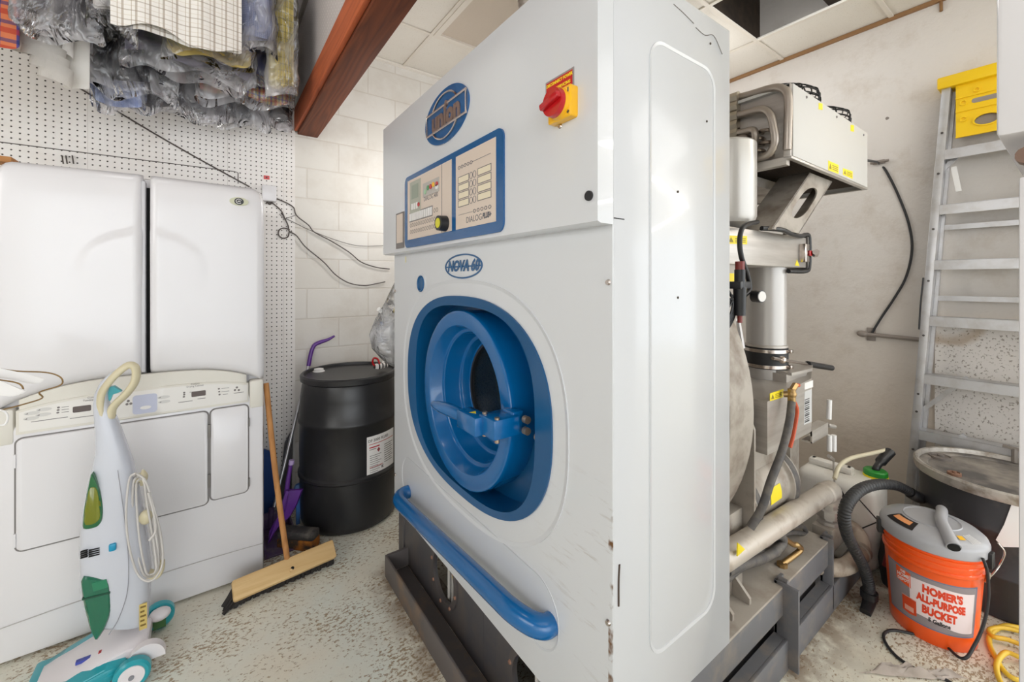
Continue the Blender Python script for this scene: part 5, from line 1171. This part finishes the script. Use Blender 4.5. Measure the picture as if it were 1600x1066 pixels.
G = [
 (-.115, 2.30, .42, 2.50, .08, CHK, 'white shirt with brown check, nearest and widest of the bagged garments', 1.0, None),
 (.165, 2.36, .12, 2.63, .08, POLKA, 'blue fine check shirt beside the brown checked shirt', 2.0, .07),
 (-.17, 2.38, .22, 2.555, -.30, GRN, 'green garment peeping from under the brown checked shirt', 3.0, None),
 (.285, 2.43, .09, 2.46, .08, YCHK, 'yellow check garment at the right end next to the beam', 4.0, .05),
 (-.01, 2.45, .30, 2.52, .08, YLW, 'pale yellow garment just below the brown checked shirt', 5.0, .03),
 (-.08, 2.53, .46, 2.50, -.30, LAV, 'lavender grey garment crumpled in plastic below the checked shirts', 6.0, .06),
 (.14, 2.60, .42, 2.57, .08, NVY, 'navy garment behind the yellow check garment', 7.0, .05),
 (-.30, 2.63, .26, 2.40, -.30, BLK, 'black garment in glossy plastic above the light blue shirt', 8.0, .07),
 (.155, 2.69, .40, 2.46, .08, MADRAS, 'multicoloured plaid shirt low on the right', 9.0, .05),
 (-.37, 2.74, .14, 2.31, -.30, LBL, 'light blue shirt with curled hem hanging lowest on the left', 10.0, .02),
 (-.14, 2.80, .36, 2.37, -.30, DGR, 'dark grey garment hanging low in the middle', 11.0, .05),
 (.07, 2.89, .36, 2.41, .08, MGR, 'mid grey garment nearest the pegboard', 12.0, .05),
 (.25, 2.97, .26, 2.47, .08, BLK, 'black garment nearest the pegboard behind the plaid shirt', 13.0, .06),
 (-.50, 2.40, .20, 2.50, -.62, DGR, 'dark garment under milky plastic on the left', 14.0, .08),
 (-.335, 2.33, .09, 2.56, -.30, WHT, 'white garment in a clear plastic tail left of the brown checked shirt', 15.0, .10),
 (-.70, 2.46, .14, 2.36, -.62, STRIPE, 'red and blue striped garment at the far left', 16.0, None),
 (-.80, 2.40, .16, 2.24, -.62, YLW, 'pale yellow garment at the left edge', 17.0, None),
]
for a in G: garment(*a)
# white shirt with stacked cuffs
t = thing('white_shirt', 'white shirt with folded cuffs hanging at the left', 'garment', (-.58, 2.55, 2.3), 'bagged garments over the laundry cabinet')
O('garment', fold_loft(-.585, 2.55, .17, 2.40, -.62, 21.0, .03, .012), WHT, t, smooth=70)
for k in range(4):
    b = nb(); zc = 2.415-.042*k; cxk = -.590+.018*k
    P, Q = [], []
    for i in range(25):
        a = PI*1.12*i/24+.9*PI; rx_, ry_ = .068-.006*k, .03
        P.append(V((cxk+rx_*math.cos(a), 2.53-.006*k+ry_*math.sin(a), zc-.018*math.cos(a)*.8-.01))); Q.append(P[-1]+V((.006, .004, .075)))
    loft(b, [P, Q], closed=False); bmesh.ops.solidify(b, geom=b.faces[:], thickness=.003); O('cuff', b, WHT, t, smooth=60)
O('shirt_tail', fold_loft(-.485, 2.585, .06, 2.30, -.60, 23.0, .012, .008), WHT, t, smooth=70)
b = nb(); tube(b, [(-.62, 2.55, 3.385), (-.62, 2.55, 3.42), (-.64, 2.55, 3.445), (-.642, 2.55, 3.468), (-.62, 2.55, 3.484), (-.60, 2.55, 3.47)], .0022, 6); O('hanger_hook', b, CHROME, t)
for k, x in enumerate((-.62, -.30, .08)):
    b = nb(); cyl(b, (x, .6, 3.47), (x, WY-.02, 3.47), .0135, n=14)
    for y in (1.0, 2.9): cyl(b, (x, y, 3.47), (x, y, 3.63), .006, n=8)
    tag(O('garment_rail', b, CHROME), ('left', 'middle', 'right')[k]+' of three overhead garment rails near the ceiling', 'garment rail')

# ------------------------------------------------------------------ right wall: ladder, leaning tile, conduit
S = thing('step_ladder', 'folded aluminium step ladder with yellow top leaning on the right wall', 'ladder', (3.36, .3, 0))
def lpt(v, side=0):
    """point on the ladder's front rail at photograph row v: side 0 = left rail, 1 = right rail"""
    t = (v-142)/(700-142); a, c = at_x(1480, 142, 3.385), at_x(1429, 700, 3.33); p = a+(c-a)*t
    if side: p = V((p.x, p.y-(.36+.26*t), p.z))
    return p
vb0 = 142+(700-142)*(lpt(142).z-.005)/(lpt(142).z-lpt(700).z)
for s in (0, 1):
    b = nb(); a, c = lpt(138, s), lpt(vb0, s); bar(b, c, a, .036, .064, up=(1, 0, 0), bev=.002); O('front_rail', b, ALU, S)
    b = nb(); sg_ = 1 if s else -1; bar(b, c+V((.062, sg_*.028, .06)), a+V((.045, sg_*.018, -.02)), .024, .026, up=(1, 0, 0)); O('rear_rail', b, ALU, S)
    b = nb(); box(b, c.x-.04, c.x+.04, c.y-.024, c.y+.024, 0, .05, .006); O('foot', b, BLACKP, S)
for v in (235, 318.5, 403, 490, 580, 668):
    b = nb(); a, c = lpt(v, 0), lpt(v, 1); z = a.z; x = a.x
    box(b, x-.034, x-.030, c.y+.016, a.y-.016, z-.055, z); box(b, x-.034, x+.046, c.y+.016, a.y-.016, z-.004, z)
    box(b, x+.042, x+.046, c.y+.016, a.y-.016, z-.03, z)
    O('tread', b, ALU, S)
for v in (352, 462):
    b = nb(); a, c = lpt(v, 0), lpt(v, 1); bar(b, a+V((.055, -.03, 0)), c+V((.055, .03, 0)), .028, .012, up=(1, 0, 0)); O('rear_bar', b, ALU, S)
for v0, u1, v1 in ((645, 1512, 590), (728, 1508, 680), (265, 1500, 240)):
    b = nb(); a = lpt(v0); c = at_x(u1, v1, a.x+.03); bar(b, a+V((.03, 0, 0)), c, .022, .012, up=(1, 0, 0)); O('brace', b, ALU, S)
b = nb()
for v in (208, 270, 355, 435, 520, 612, 640, 700): p = lpt(v); cyl(b, p-V((.0335, 0, 0)), p-V((.037, 0, 0)), .006, n=10)
O('rivet', b, mat('dark rivet', rgb(90, 86, 84), .4, .6), S)
YL = mat('yellow ladder plastic', rgb(250, 206, 16), .4)
tp = lpt(138); b = nb(); box(b, 3.335, 3.462, .04, tp.y+.035, tp.z-.01, tp.z+.055, .008); bmesh.ops.translate(b, verts=b.verts, vec=(0, 0, 0)); tc_ = O('top_cap', b, YL, S)
b = nb(); z0_, z1_ = tp.z-.30, tp.z-.005; yl, yr = tp.y-.035, .06; fp_ = faceX(3.372)
hole = ell(-(yl-.115), z0_+.075, .045, .028, 40); ringprism(b, rect_match(hole, -yl, z0_, -yr, z1_), hole, fp_, 0, .006)
for u, v, r in ((-(yl-.03), z0_+.10, .016), (-(yl-.03), z0_+.19, .016), (-(yl-.08), z1_-.05, .014)): ringprism(b, ell(u, v, r, n=20), ell(u, v, r*.55, n=20), fp_, 0, .012)
ringprism(b, ell(-(yl-.115), z0_+.075, .052, .035, 40), hole, fp_, .005, .012)
for u in (-(yl-.18), -(yl-.30)): prism(b, rrect(u-.003, z0_, u+.003, z1_), fp_, .005, .014)
for v in (z0_+.004, z0_+.145, z1_-.075): prism(b, rrect(-yl, v-.004, -yr, v+.004), fp_, .005, .014)
O('tool_tray', b, YL, S)
b = nb(); prism(b, rrect(-(yl-.06), z0_+.175, -(yl-.34), z0_+.20, .011, 4), fp_, .005, .0075); prism(b, ell(-(yl-.115), z0_+.075, .044, .027, 30), Fr((3.379, 0, 0), (0, -1, 0), (0, 0, 1)), 0, .001); O('tray_slot', b, mat('grey slot', rgb(150, 140, 132), .6), S)
b = nb(); p = lpt(262)+V((-.01, -.055, 0)); bar(b, p, p+V((0, -.02, -.14)), .022, .006, up=(1, 0, 0)); O('spreader', b, WHITE, S)
b = nb(); pl = lpt(430)+V((-.036, .022, 0)); tube(b, [pl, pl+V((0, .012, -.16)), pl+V((0, .018, -.30))], .004, 6); O('spreader_rod', b, RUBBER, S)
def loose_tile_mat():
    m, nt, bs = _nt('pitted acoustic tile'); p = coords(nt)
    f = ramp(nt, noise(nt, p, 95, 2, .5), .605, .66); c = mixc(nt, mth(nt, 'MULTIPLY', f, .75), rgb(232, 226, 220), rgb(140, 126, 112))
    s = nt.nodes.new('ShaderNodeVectorMath'); s.operation = 'DISTANCE'; nt.links.new(p, s.inputs[0]); s.inputs[1].default_value = at_x(1480, 497, 3.44)
    rr = mth(nt, 'ADD', s.outputs['Value'], mth(nt, 'MULTIPLY', noise(nt, p, 12, 3), .06)); ring = mth(nt, 'MULTIPLY', ramp(nt, rr, .12, .165), ramp(nt, rr, .20, .175))
    c = mixc(nt, mth(nt, 'MULTIPLY', ring, .55), c, rgb(168, 136, 92)); nt.links.new(c, bs.inputs['Base Color']); bs.inputs['Roughness'].default_value = .9
    bump(nt, bs, mth(nt, 'MULTIPLY', f, -1), .5, .004); return m
b = nb(); M = Matrix.Translation((3.443, 0, .0)) @ Matrix.Rotation(.004, 4, 'Y'); box(b, 0, .014, -.085, .527, 0, 1.22, .001, M)
tag(O('loose_ceiling_tile', b, loose_tile_mat()), 'water-stained speckled ceiling tile standing on end behind the ladder', 'ceiling tile')
CON = mat('painted conduit', rgb(150, 140, 132), .5, .2)
b = nb(); cyl(b, (WX-.022, .855, 1.107), (WX-.022, .545, 1.10), .0125, n=14); sphere(b, (WX-.022, .862, 1.108), .024, .9, 1.3, .9); box(b, WX-.008, WX, .80, .845, 1.065, 1.15, .002); tag(O('conduit', b, CON), 'grey conduit running level on the right wall behind the ladder', 'conduit')
b = nb(); tube(b, [at_x(1358, 249, 2.70)+V((-.0, .02, 0)), at_x(1364, 252, 3.1), at_x(1373, 255, WX-.012), at_x(1385, 268, WX-.009), at_x(1404, 306, WX-.008), at_x(1420, 350, WX-.008), at_x(1425, 390, WX-.008), at_x(1416, 432, WX-.008), at_x(1398, 465, WX-.008), at_x(1378, 495, WX-.010), at_x(1362, 521, WX-.016)], .0065, 10)
wc = tag(O('power_cable', b, RUBBER), 'black cable curving down the right wall from the cooling coil', 'cable')
b = nb(); p = at_x(1374, 254, WX); box(b, WX-.022, WX, p.y-.03, p.y+.03, p.z-.012, p.z+.012, .003); cyl(b, (WX-.02, p.y-.05, p.z), (WX-.02, p.y+.04, p.z), .008, n=10); tag(O('cable_clamp', b, CON), 'small clamp holding the black cable high on the right wall', 'clamp')
b = nb(); cyl(b, (WX-.008, .503, 3.035), (WX-.008, .503, CZ+.005), .008, n=10); tag(O('brown_conduit', b, mat('brown conduit paint', rgb(140, 104, 66), .5)), 'short brown conduit stub dropping from the ceiling edge', 'conduit')
b = nb(); p0 = V((1.62, 1.9, 2.4)); tube(b, [(.985, 1.28, 2.24), (.985, 1.28, 2.5), (.965, 1.33, 2.8), (.95, 1.36, CZ+.005)], lambda t: .024+.0022*math.sin(t*260), 12, 30); tag(O('flexible_conduit', b, mat('grey flexible conduit', rgb(176, 166, 156), .5, .3)), 'ribbed grey conduit rising from the machine top to the ceiling', 'conduit')

# ------------------------------------------------------------------ metal-rimmed black drum
DC = (3.0, .235); DH = .56
T7 = thing('steel_drum', 'low black drum with dusty metal rim behind the orange bucket', 'drum', (DC[0], DC[1], 0))
DB = mat('scuffed black drum', rgb(50, 50, 53), .45, n=(6, .52, .8, rgb(92, 88, 86)))
b = nb(); lathe(b, [(.262, 0), (.272, .01), (.274, .17), (.280, .178), (.280, .190), (.274, .198), (.276, .36), (.282, .368), (.282, .380), (.276, .388), (.280, DH-.03)], (*DC, 0), (0, 0, 1), 64, True, False); O('barrel', b, DB, T7)
b = nb(); lathe(b, [(.279, DH-.05), (.296, DH-.045), (.300, DH-.03), (.300, DH-.008), (.293, DH), (.283, DH-.002), (.280, DH-.014), (.277, DH-.03)], (*DC, 0), (0, 0, 1), 64); O('locking_ring', b, mat('dusty galvanised ring', rgb(190, 184, 176), .45, .5, n=(20, .45, .7, rgb(140, 128, 114))), T7)
b = nb(); lathe(b, [(.278, DH-.022), (.25, DH-.024), (.245, DH-.030), (.02, DH-.030)], (*DC, 0), (0, 0, 1), 64, False, True); ld_ = O('lid', b, mat('dusty dark lid', rgb(96, 92, 90), .5, .2, n=(5, .4, .7, rgb(180, 170, 158))), T7)
for u, v, r, m in ((1470, 713, .045, mat('grey bung', rgb(120, 112, 106), .5)), (1491, 739, .025, mat('rusty bung', rgb(140, 104, 84), .6))):
    p = at_z(u, v, DH-.02); b = nb(); lathe(b, [(r, -.012), (r, .002), (r*.8, .004), (r*.75, -.001), (r*.3, -.001), (r*.3, .008), (r*.1, .009)], (p.x, p.y, DH-.02), (0, 0, 1), 24, True, True); O('bung', b, m, T7)
b = nb(); a0, _ = ray_cyl(1572, 800, DC, .28); q = [(a0-.10, .345), (a0-.03, .325), (a0+.30, .36), (a0+.30, .53), (a0+.06, .525), (a0-.02, .42)]
rows = [[V((DC[0]+r*math.cos(a), DC[1]+r*math.sin(a), z)) for a, z in q] for r in (.283, .286)]; loft(b, rows); O('torn_label', b, WHITE, T7)
b = nb(); p = at_z(1543, 690, DH); cyl(b, V((DC[0]+.27, DC[1]-.02, DH-.02)), V((DC[0]+.27, DC[1]-.02, DH+.05)), .012, n=8); bar(b, V((DC[0]+.27, DC[1]-.06, DH+.045)), V((DC[0]+.27, DC[1]+.02, DH+.052)), .018, .012); O('ring_bolt', b, mat('dusty bolt', rgb(150, 142, 134), .5, .5), T7)

# jerrycan
T8 = thing('jerrycan', 'white plastic jerrycan with green cap behind the machine', 'jerrycan', (2.745, .78, 0))
JW = mat('milky white plastic', rgb(232, 228, 220), .4, n=(6, .55, .8, rgb(206, 196, 182)))
b = nb(); box(b, 2.62, 2.87, .605, .95, 0, .43, .05, seg=5); O('canister', b, JW, T8, smooth=60)
b = nb(); box(b, 2.71, 2.77, .72, .92, .43, .465, .015); box(b, 2.715, 2.765, .72, .76, .40, .465, .012); box(b, 2.715, 2.765, .88, .92, .40, .465, .012); O('handle', b, JW, T8)
jp = at_z(1368, 741, .442); b = nb(); lathe(b, [(.052, -.03), (.052, -.012), (.045, -.010)], (jp.x, jp.y, .45), (0, 0, 1), 24, True, True); O('yellow_collar', b, YEL, T8)
b = nb(); lathe(b, [(.050, -.010), (.050, .010), (.044, .016), (.02, .017)], (jp.x, jp.y, .45), (0, 0, 1), 24, True, True); cp_ = O('green_cap', b, mat('green cap', rgb(40, 140, 50), .4), T8)
b = nb(); d = at_y(1391, 706, .615); tube(b, [(jp.x, jp.y, .46), (jp.x, jp.y-.005, .48), V((jp.x, jp.y, .48))*.5+d*.5, d], lambda t: .016+.008*(t > .55), 12, 6); O('spout', b, BLACKP, cp_)
b = nb(); fr8 = faceX(2.6195); cA, cB = -.675, .285
ringprism(b, [(cA, cB-.085), (cA+.085, cB), (cA, cB+.085), (cA-.085, cB)], [(cA, cB-.078), (cA+.078, cB), (cA, cB+.078), (cA-.078, cB)], fr8, -.002, .001)
prism(b, [(-.765, .345), (-.72, .345), (-.7425, .385)], fr8, -.002, .001); prism(b, rrect(-.77, .315, -.715, .335), fr8, -.002, .001)
O('hazard_print', b, INK, T8)
b = nb(); tube(b, [at_y(1304, 748, .70), at_y(1312, 728, .70), at_y(1330, 716, .69), at_y(1360, 709, .66), at_y(1386, 703, .63)], .0095, 10); tag(O('clear_hose', b, mat('yellowed clear hose', rgb(214, 204, 176), .35)), 'yellowed clear hose arching over the white jerrycan', 'hose')

# heap of dark tools between pipe and jerrycan
T9 = thing('tool_bag', 'dark open tool bag with red tool on the floor behind the orange bucket', 'tool bag', (2.675, .545, 0))
b = nb(); blob_sack(b, [(2.675, .545, 0, .085, .05), (2.675, .545, .10, .09, .054), (2.675, .545, .19, .075, .048), (2.675, .545, .22, .04, .03)], 5.2, 28, .3); O('bag', b, mat('sooty cloth', rgb(44, 40, 40), .8), T9, smooth=70)
b = nb(); box(b, 2.70, 2.76, .51, .59, .20, .255, .008); O('black_case', b, mat('dark grey case', rgb(62, 64, 64), .5), T9)
b = nb(); tube(b, [(2.60, .575, .285), (2.63, .555, .262), (2.665, .535, .225), (2.68, .52, .19)], .020, 10); O('red_tool', b, mat('dull red tool', rgb(150, 70, 52), .5), T9)
b = nb(); tube(b, [(2.585, .56, .10), (2.60, .55, .17), (2.64, .545, .20)], .014, 10); O('red_lead', b, mat('dark red rubber', rgb(120, 34, 36), .5), T9)

# ------------------------------------------------------------------ orange bucket with vacuum head
BC = (2.455, .385); BH = .375
def br_(z): return .130+.0235*z/BH
BV = math.atan2(-BC[1], -BC[0])
T0 = thing('bucket_vacuum', 'orange five gallon bucket topped by a grey vacuum head', 'bucket vacuum', (BC[0], BC[1], 0))
ORB = mat('orange bucket plastic', rgb(248, 92, 22), .3, coat=.2)
b = nb(); prof_ = [(.128, 0), (.131, .004)]+[(br_(z), z) for z in (.05, .15, .25, .295)]+[(.150, .298), (.155, .302), (.1555, .312), (.150, .316), (.1515, .330), (.156, .332), (.156, .340), (.152, .343), (.153, .352), (.157, .354), (.157, .362), (.153, .365), (.154, .372), (.158, .374), (.158, .380), (.150, .381)]
lathe(b, prof_, (*BC, 0), (0, 0, 1), 72, True, True); bk = O('bucket', b, ORB, T0)
def BP(a, z, off): r = br_(z)+off; return V((BC[0]+r*math.cos(BV+a), BC[1]+r*math.sin(BV+a), z))
def bpatch(b, poly, off, th=.0004, cols=24):
    """poly = list of (angle, zlow, zhigh) columns wrapped round the bucket"""
    lo = [BP(a, z, off) for a, z, _ in poly]; hi = [BP(a, z, off) for a, _, z in poly]; lo2 = [BP(a, z, off+th) for a, z, _ in poly]; hi2 = [BP(a, z, off+th) for a, _, z in poly]
    R = [[b.verts.new(p) for p in q] for q in zip(lo, lo2, hi2, hi)]
    for x, y in zip(R, R[1:]):
        for k in range(4): b.faces.new((x[k], x[(k+1) % 4], y[(k+1) % 4], y[k]))
    b.faces.new(R[0]); b.faces.new(R[-1][::-1])
def span(a0, a1, f0, f1, n=24): return [(a0+(a1-a0)*i/n, f0(i/n), f1(i/n)) for i in range(n+1)]
def btext(b, s, a, z, size, slope=0, off=.0016, sx=1, **k):
    me = text_mesh(s, size, **k); me.transform(Matrix.Diagonal((sx, 1, 1, 1))); tb = bmesh.new(); tb.from_mesh(me); bpy.data.meshes.remove(me)
    bmesh.ops.subdivide_edges(tb, edges=[e for e in tb.edges if e.calc_length() > .012], cuts=2)
    for v in tb.verts:
        zz_ = z+v.co.y+slope*v.co.x; v.co = BP(a+v.co.x/br_(zz_), zz_, off+v.co.z)
    me = bpy.data.meshes.new('lettering'); tb.to_mesh(me); tb.free(); b.from_mesh(me); bpy.data.meshes.remove(me)
LA0, LA1 = -1.12, 1.02
b = nb(); bpatch(b, span(LA0, LA1, lambda t: .062, lambda t: .268), .0003); pl_ = O('label', b, mat('grey label print', rgb(150, 140, 142), .4), bk)
b = nb()
for z in (.064, .264): bpatch(b, span(LA0+.02, LA1-.02, lambda t: z, lambda t: z+.0022), .0006)
for a in (LA0+.02, LA1-.03): bpatch(b, span(a, a+.012, lambda t: .064, lambda t: .266, 2), .0006)
O('label_border', b, mat('blue grey line', rgb(96, 104, 150), .4), pl_)
b = nb(); wav = lambda t: .010*math.sin(t*PI)
bpatch(b, span(-.46, .93, lambda t: .100-.018*t+.4*wav(t)*0+.006*math.sin(t*6), lambda t: .243-.0*t+.004*math.sin(t*5)), .0008); O('banner', b, mat('pinkish white print', rgb(242, 226, 226), .4), pl_)
b = nb(); bpatch(b, span(-.80, -.43, lambda t: .192+.012*(1-t), lambda t: .252+.008*(1-t), 8), .0008); O('logo_square', b, mat('logo orange', rgb(240, 94, 36), .4), pl_)
b = nb(); 
for s, dz, sz in (('THE', .024, .013), ('HOME', .008, .020), ('DEPOT', -.010, .017)): btext(b, s, -.615+(.0), .222+dz, sz, .12, .0014, .8, bold=.0004)
O('logo_lettering', b, WHITE, pl_)
b = nb()
for s, a, z, sz, sx in (("HOMER'S", .22, .215, .042, .66), ('ALL-PURPOSE', .20, .174, .040, .56), ('BUCKET', .16, .131, .043, .60)): btext(b, s, a, z, sz, -.06, .0014, sx, bold=.0026, space=1.04)
O('red_lettering', b, mat('red orange print', rgb(226, 66, 30), .4), pl_)
b = nb(); btext(b, '5 Gallons', .16, .0985, .022, -.08, .0016, .75, bold=.0009); O('black_lettering', b, INK, pl_)
b = nb(); bpatch(b, span(-.66, -.32, lambda t: .082+.010*abs(t-.5), lambda t: .150-.004*abs(t-.5), 10), .0010); O('printed_pail', b, mat('printed orange', rgb(222, 72, 26), .4), pl_)
b = nb(); bpatch(b, span(-.60, -.38, lambda t: .094, lambda t: .114, 6), .0015); bpatch(b, span(-.67, -.31, lambda t: .150, lambda t: .152, 6), .0013); O('printed_panel', b, mat('printed pale panel', rgb(236, 170, 150), .4), pl_)
# vacuum head
HG = mat('grey vacuum plastic', rgb(172, 172, 176), .35, coat=.15)
b = nb(); lathe(b, [(.160, .376), (.164, .380), (.165, .410), (.160, .424), (.146, .436), (.122, .446), (.09, .452), (.088, .456), (.086, .456), (.084, .452), (.05, .455), (.01, .456)], (*BC, 0), (0, 0, 1), 72, True, True); vh = O('vacuum_head', b, HG, T0)
def HP(a, r, z): return V((BC[0]+r*math.cos(BV+a), BC[1]+r*math.sin(BV+a), z))
b = nb(); tube(b, [HP(2.9, .13, .452), HP(2.6, .06, .468), HP(.6, .05, .470), HP(.38, .12, .452), HP(.36, .170, .430)], lambda t: .019+.008*max(0, t-.5), 18); O('exhaust_horn', b, HG, vh)
b = nb(); e0, e1 = HP(.38, .145, .442), HP(.36, .172, .4285); dd = (e1-e0).normalized(); cyl(b, e1-dd*.004, e1+dd*.0015, .0185, n=20); O('horn_mouth', b, BLACK, vh)
b = nb(); q = span(-1.15, -.38, lambda t: 0, lambda t: 0, 12)
R_ = [[HP(a, r, z) for r, z in ((.100, .4525), (.112, .4505), (.134, .4425), (.150, .435))] for a, _, _ in q]; loft(b, R_, closed=False); bmesh.ops.solidify(b, geom=b.faces[:], thickness=.0015); ds_ = O('dark_decal', b, mat('dark decal', rgb(64, 58, 58), .4), vh)
b = nb(); R_ = [[HP(a, r, z+.0022) for r, z in ((.112, .4505), (.134, .4425))] for a in [-1.05+.55*i/10 for i in range(11)] ]; loft(b, R_, closed=False); O('decal_orange', b, mat('decal orange', rgb(240, 160, 100), .4), ds_)
b = nb()
for k in range(6): 
    a = .85+.05*k; loft(b, [[HP(a, r, z) for r, z in ((.115, .4505), (.15, .4365))], [HP(a+.022, r, z) for r, z in ((.115, .4505), (.15, .4365))]], closed=False)
O('decal_text', b, WHITE, vh)
b = nb(); loft(b, [[HP(a, r, z+.001) for r, z in ((.118, .4495), (.135, .4430))] for a in (.62, .70, .78)], closed=False); O('decal_spot', b, YELP, vh)
b = nb(); 
for a in (-1.35, 1.3): p = HP(a, .163, .375); box(b, -.012, .012, -.018, .018, -.03, .03, .004, Matrix.Translation(p) @ Matrix.Rotation(BV+a, 4, 'Z'))
O('lid_latch', b, BLACKP, vh)
b = nb(); hp = [(1432, 776, .50), (1420, 768, .52), (1400, 759, .54), (1372, 757, .555), (1345, 765, .565), (1326, 784, .57), (1319, 808, .575), (1324, 836, .58), (1337, 862, .58), (1350, 888, .575), (1357, 912, .57), (1358, 930, .57)]
P = catmull([at_y(u, v, y) for u, v, y in hp], 40); tube(b, P, lambda t: .0215+.0016*math.sin(t*len(P)*1.05), 14, 0); ho = O('suction_hose', b, RUBBER, T0)
b = nb(); tube(b, [at_y(1358, 926, .57), at_y(1358, 940, .568), at_y(1352, 958, .566)], lambda t: .028-.008*t, 14); cyl(b, at_y(1358, 924, .57), at_y(1358, 934, .57), .032, n=16); O('hose_nozzle', b, BLACKP, ho)
b = nb(); p = HP(2.75, .135, .44); tube(b, [at_y(1437, 778, .495), at_y(1430, 775, .50), at_y(1422, 770, .515)], .027, 14); O('hose_cuff', b, BLACKP, ho)
b = nb(); cz = .0055
cp0 = HP(.95, .168, .395)
tube(b, [cp0, cp0+V((-.015, -.01, -.02)), HP(1.02, .176, .33), HP(1.08, .172, .24), HP(1.0, .168, .15), HP(.75, .17, .07), HP(.45, .185, .02), at_z(1462, 996, cz), at_z(1425, 990, cz), at_z(1396, 985, cz), at_z(1382, 990, cz), at_z(1383, 1003, cz), at_z(1400, 1025, cz), at_z(1430, 1045, cz), at_z(1465, 1056, cz), at_z(1500, 1075, cz)], .0052, 10, 8); O('mains_cord', b, RUBBER, T0)
b = nb(); tube(b, [HP(1.25, .160, .30), HP(1.28, .175, .33), HP(1.4, .19, .37), HP(1.35, .20, .42), HP(1.3, .185, .45)], .003, 8); cyl(b, HP(1.25, .157, .285), HP(1.25, .165, .325), .007, n=10); O('bail_wire', b, CHROME, bk)

# ------------------------------------------------------------------ floor odds and ends at lower right
YC = mat('yellow cord', rgb(226, 190, 60), .45)
b = nb(); cc_ = at_z(1590, 1035, 0)
tube(b, [at_z(u, v, z) for u, v, z in ((1600, 982, .008), (1570, 978, .01), (1549, 990, .012), (1546, 1006, .01), (1556, 1028, .01), (1570, 1050, .012), (1588, 1062, .01), (1610, 1062, .01), (1618, 1040, .02), (1600, 1012, .022), (1575, 1000, .024), (1552, 995, .022), (1546, 985, .016), (1566, 981, .018), (1600, 990, .016), (1620, 1010, .02), (1600, 1028, .03), (1572, 1020, .03), (1557, 1040, .022), (1566, 1070, .014), (1590, 1080, .01))], .0085, 10, 8)
tag(O('yellow_cord', b, YC), 'yellow extension cord coiled on the floor at the lower right', 'cord')
b = nb(); n_ = 30; c0 = at_z(1428, 1058, 0); Gd = []
for i in range(n_+1):
    row = []
    for j in range(13):
        u, v = i/n_-.5, j/12-.5; p = c0+V((.8115*u*.20*1.15-.5843*v*.10-.06*v, -.5843*u*.20-.35*u*.0+.8115*v*.10-.05*u, 0))
        row.append(b.verts.new(V((p.x+.008*mnoise.noise(V((u*7, v*6, 3))), p.y+.008*mnoise.noise(V((u*6, v*7, 9))), max(.006, 0)+.052*max(0, .45+mnoise.noise(V((u*7, v*5, 1))))*(1-abs(2*v)**3)*(1-abs(2*u)**4)))))
    Gd.append(row)
for i in range(n_):
    for j in range(12): b.faces.new((Gd[i][j], Gd[i+1][j], Gd[i+1][j+1], Gd[i][j+1]))
bmesh.ops.solidify(b, geom=b.faces[:], thickness=.003); tag(O('rag', b, mat('dusty white rag', rgb(228, 216, 206), .9, n=(9, .5, .75, rgb(196, 180, 164))), smooth=80), 'crumpled dusty white rag on the floor in front of the orange bucket', 'rag')

# white cabinet close on the right
K = thing('wall_cabinet', 'white cabinet close to the camera at the right edge', 'cabinet', (1.1, -.1, 0))
b = nb(); box(b, .919, 1.34, -.62, .0775, 1.659, 3.0, .006); O('upper_box', b, APPL, K)
b = nb(); box(b, .935, 1.34, -.62, .058, .0, 1.60, .004); O('lower_panel', b, APPL, K)
b = nb(); box(b, .95, 1.30, -.60, .045, 1.60, 1.659); cyl(b, (.935, .05, 1.63), (.96, .05, 1.63), .012, n=12); O('brown_rail', b, mat('brown rail', rgb(120, 92, 76), .5), K)
